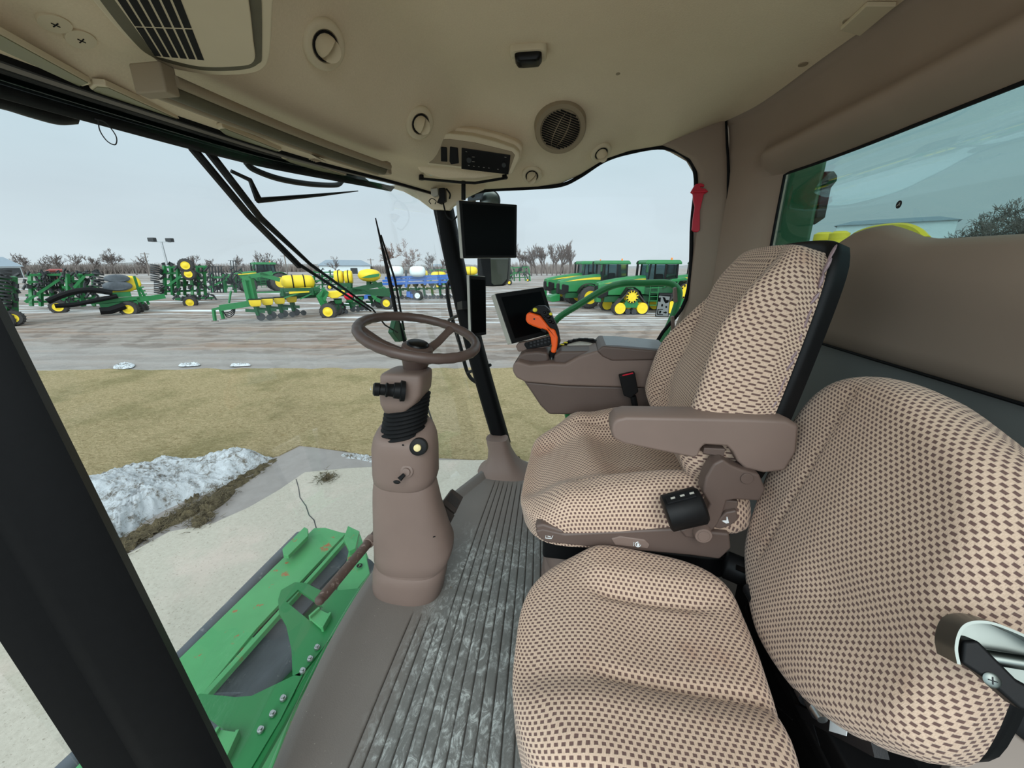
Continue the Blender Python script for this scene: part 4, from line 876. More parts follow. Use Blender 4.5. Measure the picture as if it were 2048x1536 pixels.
# ---- on the right window and rear post ----
cut = thing('belt_cutter', 'red emergency belt cutter hung on the rear right post', 'belt cutter', tuple(at(1398, 415, Y=2.035)))
mb = MB(); P = [(1388, 373), (1392, 368), (1402, 366), (1409, 369), (1408, 374), (1401, 373), (1402, 376), (1411, 377), (1417, 383), (1411, 387), (1408, 388), (1404, 405), (1401, 418), (1400, 422), (1400, 460), (1396, 464), (1388, 464), (1384, 460), (1386, 440), (1389, 420), (1390, 414), (1387, 400), (1386, 388), (1381, 385), (1384, 380)]
mb.prism([at(x, y, Y=2.038) for x, y in P], (0, .012, 0)); mb.build('handle', 'red_plastic', cut, bevel=.0025)
mb = MB(); mb.beam(at(1384, 384, Y=2.034), at(1414, 383, Y=2.034), .008, .008); mb.build('collar', 'red_plastic', cut, bevel=.002)
sk = thing('window_sticker', 'white rectangular emergency exit sticker with black pictograms on the right window', 'sticker', tuple(at(1328, 612, Y=2.075)))
SY = 2.074
mb = MB(); mb.prism([at(x, y, Y=SY) for x, y in ((1317, 590), (1341, 592), (1337, 634), (1310, 633))], (0, .001, 0)); mb.build('border', 'black_plastic', sk, smooth=False)
mb = MB(); mb.prism([at(x, y, Y=SY-.0006) for x, y in ((1318.3, 591.3), (1339.7, 593.2), (1335.8, 632.6), (1311.6, 631.7))], (0, .001, 0)); mb.build('face', 'white_paint', sk, smooth=False)
mb = MB(); Y_ = SY-.0014
for P in ([(1325, 594), (1330, 595), (1332, 600), (1338, 600), (1337, 605), (1331, 607), (1328, 602)], [(1323, 608), (1326, 608), (1326, 613), (1322, 613)], [(1315, 618), (1326, 618), (1326, 619.5), (1317, 619.5), (1316, 628), (1326, 628.5), (1326, 630), (1314, 629.5)], [(1319, 621), (1323, 622), (1321, 627), (1318, 627)], [(1327, 624), (1331, 624), (1331, 622), (1334, 625), (1331, 628), (1331, 626), (1327, 626)], [(1331, 612), (1334, 612), (1334, 616), (1331, 616)], [(1316, 595), (1322, 595), (1321, 604), (1316, 603)]):
    mb.prism([at(x, y, Y=Y_) for x, y in P], (0, .0006, 0))
mb.build('pictogram', 'black_plastic', sk, smooth=False)
def deer(name, label, p, e1, e2, s, dark='black_plastic', light='grey_plastic'):
    p, e1, e2 = V(p), V(e1).normalized(), V(e2).normalized(); n = e1.cross(e2); t_ = thing(name, label, 'emblem', tuple(p))
    mb = MB(); mb.prism([p+e1*(s*.95*math.cos(t))+e2*(s*math.sin(t)) for t in [2*PI*k/24 for k in range(24)]], n*.0008); mb.build('disc', dark, t_, smooth=False)
    mb = MB(); P = [(-.6, -.35), (-.3, -.1), (-.1, -.05), (.15, .15), (.1, .5), (.3, .3), (.5, .45), (.35, .15), (.45, -.0), (.3, -.05), (.55, -.35), (.2, -.15), (-.1, -.2), (-.45, -.45)]
    mb.prism([p+e1*(s*x)+e2*(s*y)+n*.001 for x, y in P], n*.0006); mb.build('leaping_mark', light, t_, smooth=False); return t_
deer('window_emblem', 'small round dark emblem on the rear window', at(1798, 409, X=.848), (0, -1, 0), (0, 0, 1), .010)
deer('pane_emblem', 'tiny round emblem low on the right window beside the corner post', at(1037, 915, Y=2.072), (1, 0, 0), (0, 0, 1), .009, 'black_plastic', 'green_paint')
# hinges at the right window edge
for x, y, l_ in ((1352, 590, 'upper'), (1347, 648, 'lower')):
    mb = MB(); mb.prism([at(x-4, y-14, Y=2.05), at(x+2, y-16, Y=2.05), at(x+4, y+14, Y=2.05), at(x-3, y+16, Y=2.05)], (0, .03, 0)); struct(mb.build('trim_15' if l_ == 'upper' else 'trim_16', 'brown_plastic', bevel=.004))
mb = MB(); mb.tube(spline([at(1350, 655, Y=2.05), at(1347, 672, Y=2.05), at(1335, 690, Y=2.04), at(1322, 702, Y=2.03)], 5), .005, 6); tag(mb.build('window_cable', 'black_rubber'), 'black cable running down behind the console from the window hinge', 'cable')
# =============================== OUTSIDE ===============================
def mat_yard():
    m = NT('gravel_yard'); p = m.pos(); sp = m.n('SeparateXYZ', None, Vector=p)
    r = m.mapv(p, (1, 1, 1), (0, 0, 0), (0, 0, -.15))
    n1 = m.noise(m.mapv(r, (.10, .5, 1)), 1.3, 6, .65, .8); n2 = m.noise(p, 3.5, 6, .7); n3 = m.noise(m.mapv(r, (.05, .9, 1)), 1.1, 5, .7, 1.2)
    c = m.mix(n2, lin((112, 102, 95)), lin((158, 149, 141))); c = m.mix(m.ramp(n1, .48, .62), c, lin((138, 120, 107)))
    c = m.mix(m.math('MULTIPLY', m.ramp(n1, .40, .28), .6), c, lin((172, 169, 165)))
    # wheel tracks
    w = m.n('TexWave', {'wave_type': 'RINGS', 'rings_direction': 'Z'}, Vector=m.mapv(p, (1, 1, 0), (15, -20, 0)), Scale=.16, Distortion=14.0, Detail=6.0, Detail_Scale=.9, Detail_Roughness=.65)
    w2 = m.n('TexWave', {'wave_type': 'BANDS', 'bands_direction': 'Y'}, Vector=r, Scale=.30, Distortion=9.0, Detail=7.0, Detail_Scale=.8, Detail_Roughness=.7)
    c = m.mix(m.math('MULTIPLY', m.ramp(w.outputs[1], .62, .9), .45), c, lin((96, 84, 77)))
    c = m.mix(m.math('MULTIPLY', m.ramp(w2.outputs[1], .6, .95), .24), c, lin((178, 173, 168)))
    far = m.ramp(sp.outputs[1], 17, 24); near = m.ramp(sp.outputs[1], 12.6, 11.2)
    snow = m.math('MULTIPLY', m.ramp(n3, .54, .60), far); c = m.mix(m.math('MULTIPLY', snow, .85), c, lin((228, 234, 238)))
    c = m.mix(m.math('MULTIPLY', near, .6), c, lin((150, 146, 142)))
    m.base(c, .95, 0, .15); m.bump(m.math('ADD', n2, w2.outputs[1]), .5, .05); MATS['gravel_yard'] = m.m
mat_yard()
def mat_grass():
    m = NT('winter_grass'); p = m.pos()
    n1 = m.noise(p, .7, 5, .6); n2 = m.noise(m.mapv(p, (14, 30, 10)), 1, 8, .82, 1.2); n3 = m.noise(p, 5, 6, .75)
    c = m.mix(m.ramp(n2, .3, .7), lin((146, 126, 84)), lin((240, 218, 172))); c = m.mix(m.math('MULTIPLY', m.ramp(n1, .46, .66), .38), c, lin((110, 112, 60)))
    c = m.mix(m.math('MULTIPLY', m.ramp(n3, .58, .72), .5), c, lin((160, 130, 74)))
    m.base(c, .95, 0, .1); m.bump(n2, 1.0, .08); MATS['winter_grass'] = m.m
mat_grass()
def mat_conc():
    m = NT('concrete'); p = m.pos(); n1 = m.noise(p, 1.2, 6, .6); n2 = m.noise(p, 26, 6, .7); vo = m.n('TexVoronoi', {'feature': 'DISTANCE_TO_EDGE'}, Vector=m.mapv(p, (1, 1, 0), (.3, .1, 0)), Scale=.28)
    dv = m.n('TexNoise', None, Vector=p, Scale=3.0, Detail=3.0)
    c = m.mix(n2, lin((150, 144, 131)), lin((190, 184, 171))); c = m.mix(m.math('MULTIPLY', m.ramp(n1, .5, .7), .5), c, lin((196, 178, 168)))
    c = m.mix(m.math('MULTIPLY', m.ramp(m.noise(p, 60, 3), .62, .7), .6), c, lin((120, 112, 98)))
    m.base(c, .9, 0, .2); m.bump(n2, .4, .01); MATS['concrete'] = m.m
mat_conc()
def mat_wet():
    m = NT('wet_pavement'); p = m.pos(); n2 = m.noise(p, 5, 6, .7)
    m.base(m.mix(n2, lin((120, 114, 110)), lin((152, 146, 142))), .6, 0, .4); m.bump(n2, .2, .01); MATS['wet_pavement'] = m.m
mat_wet()
def mat_snow():
    m = NT('old_snow'); p = m.pos(); n1 = m.noise(p, 3.5, 6, .75, .5); n2 = m.noise(p, 9, 8, .85)
    c = m.mix(m.ramp(m.math('ADD', m.math('MULTIPLY', n1, .4), m.math('MULTIPLY', n2, .6)), .47, .60), lin((236, 241, 245)), lin((122, 112, 98)))
    m.base(c, .8, 0, .3); m.bump(n2, 1.0, .06); MATS['old_snow'] = m.m
mat_snow()
def straws(mb, pts, n, R, L=.09):
    for k in range(n):
        i = R.randrange(len(pts)); p = pts[i]+V((R.uniform(-.12, .12), R.uniform(-.12, .12), 0)); a = R.uniform(0, 6.28); d = V((math.cos(a), math.sin(a), R.uniform(-.1, .5)))*L*R.uniform(.4, 1); w = V((-d.y, d.x, 0)).normalized()*.006; mb.add([p-w, p+w, p+d], [(0, 1, 2)])
def flat(name, pts, z, mat, th=.03):
    mb = MB(); mb.prism([V((x, y, z)) for x, y in pts], (0, 0, -th)); return struct(mb.build(name, mat, smooth=False))
mb = MB(); mb.grid([[V((-400+80*i, -60+70*j, 0)) for i in range(11)] for j in range(9)]); struct(mb.build('ground', 'gravel_yard', smooth=False))
gp = lambda x, y: tuple(at(x, y, Z=0))[:2]
rag = random.Random(2)
far_e = []
q0 = at(-400, 744, Z=0); q1 = at(1500, 738, Z=0)
for i in range(80):
    p = q0.lerp(q1, i/79); far_e.append((p.x, p.y+rag.uniform(-.12, .12)))
near_e = [(4, 5.2), (-.6, 5.38), (-1.2, 5.345), (-2.4, 5.28), gp(740, 915), gp(690, 905), gp(640, 899), gp(600, 895), gp(560, 915), gp(440, 945), gp(300, 1000), gp(150, 1010), gp(40, 1080), (-12, 2.0), (-22, -1)]
flat('lawn', [(a, b) for a, b in far_e]+near_e, .05, 'winter_grass')
flat('driveway', [(5, 5.2), (-.6, 5.40), (-1.2, 5.35), gp(980, 925), gp(860, 925), gp(760, 938), gp(690, 942), gp(610, 950), gp(560, 985), gp(500, 1020), gp(430, 1052), gp(340, 1070), gp(240, 1125), gp(120, 1190), gp(-200, 1250), (-14, -3), (5, -3)], .045, 'concrete')
flat('pavement', [(5, 5.4), (-1.2, 5.36), gp(740, 914), gp(600, 894), gp(540, 920), gp(200, 1080), gp(-300, 1200), (-14, -3), (-13, -3.2), gp(-200, 1252), gp(120, 1192), gp(240, 1127), gp(340, 1072), gp(430, 1054), gp(500, 1022), gp(560, 987), gp(610, 952), gp(690, 944), gp(760, 940), (-1.2, 5.3), (5, 5.1)], .030, 'wet_pavement', .02)
# crack in the slab
mb = MB(); q = [at(x, y, Z=.047) for x, y in ((592, 958), (597, 975), (600, 995), (612, 1012), (618, 1030), (628, 1040), (634, 1062))]; mb.tube(q, .006, 4); struct(mb.build('trim_14', 'dark_steel'))
# snow bank: a ridge of ragged mesh
def snow(name, lab, P, hgt, seed, mat='old_snow', res=60, ragk=1.0):
    from mathutils import noise as mn
    c = [gp(x, y) for x, y in P]; cx_ = sum(a for a, b in c)/len(c); cy_ = sum(b for a, b in c)/len(c)
    mb = MB(); rows = []
    q = spline([V((a, b, 0)) for a, b in c], 22, True); n = len(q)
    for i in range(46):
        s = 1-i/45; row = []
        for k in range(n):
            v = V((cx_, cy_, 0)).lerp(q[k], s*(1+.05*ragk*mn.noise(V((k*.14+seed, s*2, 0))))); e = 1-s
            h = hgt*(1-(1-min(1, e*2.6))**2)*(.65+.5*mn.noise(v*1.3+V((seed, 0, 0))))+.05*hgt/.3*mn.noise(v*6+V((0, seed, 0)))*(min(1, e*9))+.03*mn.noise(v*17)*min(1, e*9)
            h += (.028*mn.noise(v*38)+.05*ragk*mn.noise(v*11+V((5, seed, 0)))*(.5 if mat == 'old_snow' else .8))*min(1, e*12); row.append(V((v.x, v.y, .03+max(-.02, h))))
        rows.append(row)
    mb.grid(rows, close=True)
    if mat == 'mud': straws(mb, [p for rw in rows[3:] for p in rw], int(26*math.sqrt(len(c)))*(12 if len(c) > 8 else 3), random.Random(seed), .10)
    o = mb.build(name, mat, ang=180); return tag(o, lab, 'snow' if mat == 'old_snow' else 'dirt')
snow('snow_bank', 'long dirty melting snow bank along the edge of the lawn', [(60, 1010), (150, 985), (240, 950), (330, 925), (430, 918), (500, 914), (548, 922), (500, 945), (430, 985), (340, 1020), (260, 1070), (200, 1115), (120, 1150), (60, 1120)], .32, 3)
simple('mud', (92, 82, 60), .95, var=.6, nscale=14, bump=.8, bd=.04)
snow('snow_patch', 'small flat snow patch on the wet pavement left of the column', [(685, 912), (715, 911), (745, 916), (745, 928), (715, 922), (690, 919)], .03, 5)
for k, (P, lab) in enumerate((([(228, 734), (250, 727), (270, 731), (262, 738), (232, 740)], 'largest snow scrap at the far lawn edge'), ([(360, 732), (395, 729), (398, 733), (364, 735)], 'thin middle snow scrap at the far lawn edge'), ([(462, 733), (495, 730), (500, 733), (468, 735)], 'thin snow scrap at the far lawn edge, farthest right'))):
    snow('snow_patch', lab, P, .08, 9+k)
    
mt = [([(262, 1030), (285, 1012), (305, 1020), (296, 1044), (270, 1052)], 'mud heap low on the front of the snow bank'), ([(372, 985), (400, 962), (412, 970), (396, 1003), (372, 1010)], 'mud heap in the middle of the snow bank'), ([(450, 915), (480, 908), (492, 925), (470, 932), (448, 926)], 'mud clods on top of the snow bank right end'), ([(384, 1056), (396, 1040), (420, 1030), (430, 1034), (412, 1052), (398, 1066)], 'torn turf clod lying on the wet pavement'), ([(400, 1030), (430, 1005), (470, 985), (460, 1002), (425, 1028)], 'strip of torn turf on the pavement beside the snow bank'), ([(200, 1130), (230, 1090), (330, 1050), (440, 985), (540, 925), (552, 926), (500, 965), (400, 1030), (300, 1080), (215, 1140)], 'long muddy turf edge in front of the snow bank'), ([(640, 962), (655, 958), (668, 963), (652, 969)], 'small dried mud clump on the concrete')]
for k, (P, lab) in enumerate(mt): tag(snow('turf_clod', lab, P, .08 if k != 5 else .05, 20+k, 'mud', ragk=1.6), None, None, 'torn turf and mud')

# ---- green feeder frame in front of the cab ----
fh = thing('header_frame', 'green painted feeder frame with grey rubber seals below the windshield', 'machine frame', (-1.45, 1.2, 1.2))
def zp(name, P, z, dz, mat, par=None, bev=.003, smooth=True):
    mb = MB(); mb.prism([at(x, y, Z=z) for x, y in P], (0, 0, dz)); return mb.build(name, mat, par or fh, bevel=bev, smooth=smooth)
zp('lower_deck', [(300, 1420), (330, 1350), (632, 1060), (720, 1068), (742, 1130), (700, 1230), (640, 1320), (580, 1440), (520, 1600), (240, 1700)], 1.08, -.03, 'green_paint')
tag(zp('front_plate', [(150, 1536), (322, 1352), (628, 1056), (650, 1055), (691, 1067), (512, 1258), (406, 1387), (200, 1600), (60, 1640)], 1.30, -.02, 'green_paint'), 'long rust speckled front plate')
zp('front_lip', [(398, 1408), (700, 1072), (706, 1073), (408, 1412)], 1.30, .03, 'green_paint')
mb = MB(); mb.tube([at(70, 1600, Z=1.26), at(335, 1345, Z=1.26), at(600, 1072, Z=1.26)], .035, 16); mb.build('front_tube', 'grey_rubber', fh)
tag(zp('lift_bracket', [(566, 1105), (572, 1098), (610, 1060), (617, 1064), (617, 1078), (578, 1118), (568, 1116)], 1.335, .025, 'green_paint'), 'upright lip at the far end')
tag(zp('end_box', [(688, 1085), (697, 1059), (720, 1070), (712, 1105), (700, 1110)], 1.33, .03, 'green_paint'), 'raised end box')
for P in ([(704, 1068), (716, 1100), (700, 1130), (600, 1240), (585, 1305), (420, 1475), (350, 1545), (300, 1505), (404, 1392), (512, 1262)], [(613, 1165), (700, 1072), (708, 1100), (690, 1130), (640, 1182)], [(505, 1280), (560, 1225), (580, 1260), (585, 1300), (490, 1392), (410, 1393), (450, 1345), (466, 1338)], [(365, 1430), (395, 1412), (450, 1462), (395, 1500), (330, 1480)]):
    zp('rubber_seal', P, 1.17 if len(P) > 8 else 1.185, .02, 'grey_rubber')
mb = MB(); mb.tube([at(390, 1510, Z=1.15), at(500, 1395, Z=1.15), at(640, 1250, Z=1.15), at(735, 1130, Z=1.15)], .055, 16); mb.build('drum', 'grey_rubber', fh)
mb = MB(); mb.beam(at(455, 1330, Z=1.27), at(505, 1278, Z=1.27), .05, .03); sb = mb.build('slotted_bracket', 'green_paint', fh, bevel=.002)
for k in range(3):
    mb = MB(); mb.box(at(466+k*15, 1322-k*15, Z=1.288), (.016, .018, .003)); mb.build('bracket_slot', 'black_rubber', sb)
for P, hole, cl, w_ in (([(556, 1200), (562, 1180), (590, 1164), (612, 1166), (640, 1180), (682, 1180), (742, 1174), (700, 1225), (650, 1290), (600, 1352), (585, 1350), (583, 1300), (572, 1250), (558, 1225)], [(572, 1203), (596, 1179), (646, 1214), (620, 1242)], [(620, 1240), (640, 1222), (662, 1232), (645, 1262)], 0), ([(355, 1430), (372, 1405), (400, 1387), (470, 1394), (530, 1390), (570, 1372), (610, 1340), (560, 1440), (500, 1540), (380, 1560)], [(366, 1436), (388, 1412), (452, 1460), (400, 1510)], [(410, 1510), (440, 1462), (478, 1468), (450, 1530)], 1)):
    z = 1.40; o = [at(x, y, Z=z) for x, y in P]; h = [at(x, y, Z=z) for x, y in hole]
    # plate with a cut-out: rings from the hole to the outline
    N_ = 64; c = sum(h, V((0, 0, 0)))/4
    def rayhit(poly, dx, dy):
        best = 0
        for i in range(len(poly)):
            a, b = poly[i]-c, poly[(i+1) % len(poly)]-c; den = dx*(b.y-a.y)-dy*(b.x-a.x)
            if abs(den) < 1e-9: continue
            t = (a.x*(b.y-a.y)-a.y*(b.x-a.x))/den; s = (a.x*dy-a.y*dx)/den
            if t > 0 and -1e-6 <= s <= 1.00001: best = max(best, t)
        return best
    angs = sorted([2*PI*k/N_ for k in range(N_)]+[math.atan2((q-c).y, (q-c).x) % (2*PI) for q in h+o])
    inn = []; out = []
    for t in angs:
        dx, dy = math.cos(t), math.sin(t); inn.append(c+V((dx, dy, 0))*rayhit(h, dx, dy)); out.append(c+V((dx, dy, 0))*rayhit(o, dx, dy))
    mb = MB(); dz = V((0, 0, -.012)); mb.grid([inn, out, [q+dz for q in out], [q+dz for q in inn], inn], close=True)
    pb = mb.build('hook_plate', 'green_clean', fh, ang=30)
    mb = MB(); mb.prism([at(x, y, Z=1.405) for x, y in cl], (0, 0, .01)); a_, b_, c__, d_ = [at(x, y, Z=1.405) for x, y in cl]; mb.beam(a_, b_, .012, .05); mb.beam(c__, d_, .012, .05); mb.build('latch_seat', 'green_paint', pb, bevel=.002)
mb = MB(); mb.tube([at(x, y, Z=1.38) for x, y in ((500, 1560), (540, 1490), (600, 1385), (650, 1300), (700, 1225), (745, 1165))], .016, 8); mb.build('edge_rail', 'green_clean', fh)
for x, y in ((521, 1459), (545, 1427), (566, 1396), (605, 1341), (620, 1317), (634, 1294)):
    mb = MB(); p = at(x, y, Z=1.41); mb.lathe(p-V((0, 0, .006)), (0, 0, 1), [(0, 0), (0, .012), (.008, .011), (.009, .007), (.016, .007), (.016, 0)], 14); mb.build('bolt', 'steel', fh, ang=50)
deer('frame_emblem', 'small round black emblem at the right end of the green frame', at(719, 1131, Z=1.342), (.5, .85, 0), (-.85, .5, 0), .017, 'black_plastic', 'green_paint')
mb = MB(); mb.prism([at(x, y, Z=1.28) for x, y in ((700, 1110), (732, 1112), (742, 1160), (700, 1215), (660, 1230), (690, 1160))], (0, 0, .05)); mb.build('inner_rail', 'green_paint', fh, bevel=.006)
plt = thing('side_platform', 'green platform corner outside the right window at floor level', 'platform', (.4, 2.5, 0)); mb = MB(); a = at(1040, 943, Z=1.8); b = at(1064, 921, Z=1.8); mb.prism([a, b, b+V((.2, .5, 0)), b+V((1.6, .5, 0)), a+V((1.6, 0, 0))], (0, 0, -.04)); mb.build('deck', 'green_paint', plt, bevel=.006); mb = MB()
for xx in (.4, 1.2): mb.beam((xx, 2.5, 0), (xx, 2.5, 1.78), .08)
mb.build('support_post', 'green_dark', plt)
# ---- outside the glass ----
def O_(x, y, X): return at(x, y, X=X)
wa = thing('wiper_arm', 'long twin black wiper arm slanting down across the windshield', 'wiper', tuple(O_(390, 300, -1.12)))
for n_, q, r in (('arm_tube', [(384, 295, -1.14), (497, 430, -1.09), (600, 530, -1.03), (742, 622, -.96)], [.013, .012, .007, .004]), ('arm_tube', [(415, 300, -1.14), (520, 435, -1.09), (620, 528, -1.03), (745, 618, -.96)], [.013, .012, .007, .004])):
    mb = MB(); P = [O_(x, y, X) for x, y, X in q]; mb.tube(P, r, 8); mb.build(n_, 'black_plastic', wa)
mb = MB(); mb.beam(O_(497, 432, -1.095), O_(600, 535, -1.035), .022, .012); mb.build('wiper_blade', 'black_rubber', wa, bevel=.002)
wb_ = thing('small_wiper', 'short black washer arm pointing right near the top of the windshield', 'wiper', tuple(O_(520, 395, -1.1)))
mb = MB(); mb.tube([O_(462, 342, -1.12), O_(500, 360, -1.1), O_(517, 400, -1.08)], [.006, .008, .012], 8); mb.tube([O_(515, 401, -1.08), O_(640, 390, -1.04), O_(716, 382, -1.02)], [.009, .006, .002], 8); mb.build('arm', 'black_plastic', wb_)
wc = thing('side_wiper', 'narrow upright wiper blade behind the steering wheel', 'wiper', tuple(O_(800, 660, -.9)))
mb = MB(); mb.tube([O_(751, 436, -.97), O_(775, 540, -.95), O_(795, 640, -.93), O_(872, 864, -.85)], [.003, .010, .011, .004], 8); mb.build('wiper_blade', 'black_rubber', wc)
mb = MB(); mb.tube([O_(762, 470, -.96), O_(790, 560, -.94), O_(808, 660, -.92)], [.004, .006, .006], 8); mb.tube([O_(745, 618, -.95), O_(770, 650, -.93), O_(795, 665, -.92)], .004, 6); mb.build('arm', 'black_plastic', wc)
mb = MB(); mb.prism([O_(x, y, -.92) for x, y in ((786, 665), (793, 640), (806, 648), (815, 680), (800, 684))], (-.03, 0, 0)); mb.build('motor_cover', 'green_dark', wc, bevel=.004)
mr1 = thing('mirror_bracket', 'curved black bracket outside the top left of the windshield', 'bracket', tuple(O_(60, 215, -1.25)))
mb = MB(); mb.tube(spline([O_(-60, 185, -1.22), O_(0, 195, -1.22), O_(60, 214, -1.22), O_(110, 228, -1.22), O_(140, 228, -1.22)], 6), .022, 10); mb.build('tube', 'black_plastic', mr1)
mr2 = thing('grab_bar', 'curved black bar outside the top middle of the windshield', 'bar', tuple(O_(600, 360, -1.15)))
mb = MB(); mb.tube(spline([O_(492, 324, -1.15), O_(510, 340, -1.15), O_(560, 358, -1.15), O_(620, 368, -1.15), O_(672, 370, -1.15), O_(684, 362, -1.15)], 6), .011, 8); mb.build('tube', 'black_plastic', mr2)
mb = MB(); mb.grid([[O_(x, 205+.16*x+dy, -1.13) for x in range(-40, 420, 20)] for dy in (20, 45+0)]); 
rf = thing('roof_visor', 'dark weathered roof edge outside above the windshield', 'roof edge', (-1.25, 1.0, 3.4))
mb = MB(); rows = []
for i in range(24):
    Y = .3+1.5*i/23; xf = icubic(Y, XF)-.13*interp(Y, [(0, 1), (1.3, .9), (1.75, .35), (2.07, .15)]); rows.append([V((xf-.01, Y, 3.335)), V((xf-.03, Y, 3.318)), V((xf-.10, Y, 3.335)), V((xf-.18, Y, 3.40)), V((xf-.18, Y, 3.50))])
mb.grid(rows); mb.build('edge_moulding', 'charcoal_pillar', rf, ang=60, solid=.004)
# handrail outside the right window
gh = thing('handrail', 'bent green tube handrail outside the right window', 'handrail', tuple(at(1240, 567, Y=2.6)))
mb = MB(); mb.tube(spline([at(x, y, Y=2.6) for x, y in ((1150, 900), (1120, 760), (1098, 680), (1112, 641), (1160, 608), (1210, 578), (1245, 567), (1290, 566), (1335, 566), (1355, 578), (1357, 596), (1345, 635), (1325, 680), (1300, 740), (1270, 860))], 8), .0215, 14); mb.build('rail_tube', 'green_clean', gh, ang=80)
gc = thing('outside_bar', 'thin black bar outside the windshield left of the right front post', 'bar', tuple(at(905, 600, Y=2.35)))
mb = MB(); mb.tube(spline([at(x, y, Y=2.35) for x, y in ((902, 560), (895, 575), (900, 620), (920, 690), (935, 745), (952, 764), (975, 768))], 6), .013, 8); mb.tube([at(898, 640, Y=2.35), V((-.60, 2.12, 2.75))], .010, 8); mb.tube([at(935, 745, Y=2.35), V((-.46, 2.10, 2.45))], .010, 8); mb.build('tube', 'black_plastic', gc)
mi = thing('outside_mirror', 'black housed wide rear view mirror seen beyond the right front post', 'mirror', tuple(at(985, 548, Y=3.0)))
def mp_(P, y0, dep, nm, mt_, bev=.01):
    mb = MB(); mb.prism([at(x, y, Y=y0) for x, y in P], (0, dep, 0)); return mb.build(nm, mt_, mi, bevel=bev)
mp_([(954, 515), (1018, 515), (1016, 560), (1008, 572), (985, 573), (955, 572)], 3.0, .10, 'housing', 'black_plastic')
nm_ = V((.10, -.80, -.42)).normalized(); mb = MB(); mb.prism([onp(x, y, at(1000, 545, Y=2.94), nm_) for x, y in ((981, 518), (1017, 518), (1014, 558), (1004, 569), (988, 570), (983, 566))], -nm_*.01); mb.build('mirror_glass', 'chrome', mi, bevel=.002)
mb = MB(); mb.tube([V((-.62, 2.14, 3.34)), at(944, 380, Y=2.5), at(950, 420, Y=2.7), at(965, 520, Y=3.03)], .014, 8); mb.build('arm', 'black_plastic', mi)
mi2 = thing('round_mirror', 'round convex mirror peeking above the hanging screen', 'mirror', tuple(at(980, 400, Y=2.6)))
mb = MB(); c = at(980, 402, Y=2.6); mb.tube([c+V((.062*math.cos(t), 0, .062*math.sin(t))) for t in [2*PI*k/32 for k in range(32)]], .005, 6, closed=True); mb.build('rim', 'dark_steel', mi2)
mb = MB(); mb.lathe(c, (0, -1, 0), [(-.004, 0), (-.003, .058), (.004, .058), (.012, .04), (.016, 0)], 28); mb.build('mirror_glass', 'chrome', mi2)
mb = MB(); mb.prism([at(x, y, Y=2.55) for x, y in ((935, 392), (948, 381), (966, 383), (962, 398), (935, 402))], (0, .03, 0)); mb.build('mount', 'grey_rubber', mi2, bevel=.003)
# behind the rear window
gpst = thing('cab_rear_post', 'green painted post just outside the rear window left edge', 'post', (1.08, 2.1, 1.1))
mb = MB(); a = at(1563, 400, X=1.0); b = at(1640, 400, X=1.14); mb.box(((a.x+b.x)/2, (a.y+b.y)/2, 2.4), (.14, .10, 2.6), Matrix.Rotation(math.atan2(b.y-a.y, b.x-a.x), 3, 'Z')); mb.build('post', 'green_dark', gpst, bevel=.015)
mb = MB(); mb.prism([at(x, y, X=1.12) for x, y in ((1636, 344), (1650, 343), (1656, 352), (1655, 362), (1644, 376), (1632, 436), (1612, 450), (1624, 380))], (.04, 0, 0)); mb.build('lamp_bracket', 'black_plastic', gpst, bevel=.004)
ar = thing('tank_arch', 'yellow green curved edge seen just over the sill of the rear window', 'panel', tuple(at(1760, 456, X=2.2)))
mb = MB(); q = spline([at(x, y, X=2.2) for x, y in ((1690, 492), (1715, 470), (1750, 459), (1800, 455), (1830, 462), (1850, 480))], 6); mb.tube(q, .03, 8); mb.build('edge', 'yellow_paint', ar); mb = MB(); mb.beam((q[12].x, q[12].y, 0), q[12], .08); mb.build('stand', 'green_dark', ar)
# ---- far machines, trees, buildings ----
class EF:
    """a vertical plane across the line of sight, standing on the ground at one point"""
    def __init__(s, px, py):
        s.g = at(px, py, Z=0); v = V((s.g.x, s.g.y, 0)); s.D = v.length; s.v = v.normalized(); s.r = V((s.v.y, -s.v.x, 0))
        s.k = (s.g-V((0, 0, EYE))).length/770
    def __call__(s, x, y, d=0): return onp(x, y, s.g+s.v*d, s.v)
def wheel(par, c, R, w, ax, rim='yellow_paint', name='wheel', seg=28, tr=True):
    mb = MB(); a = V(ax).normalized()
    mb.lathe(c-a*w/2, a, [(0, R*.55), (0, R*.88), (w*.12, R*.97), (w*.5, R), (w*.88, R*.97), (w, R*.88), (w, R*.55)], seg)
    if tr:
        u, q = basis(a)
        for k in range(18):
            t = 2*PI*k/18; d = u*math.cos(t)+q*math.sin(t); mb.beam(c+d*R*.99-a*w*.45, c+d*R*.99+a*w*.45+(u*-math.sin(t)+q*math.cos(t))*R*.12, R*.07, R*.07, up=d)
    o = mb.build(name, 'tire', par, ang=50)
    mb = MB(); mb.lathe(c-a*w*.54, a, [(-.02, 0), (-.02, R*.2), (w*.02, R*.3), (w*.03, R*.46), (0, R*.57), (w*1.08, R*.57), (w*1.05, R*.46), (w*1.06, R*.3), (w*1.1, R*.2), (w*1.1, 0)], 20); mb.build('rim', rim, o, ang=50); return o
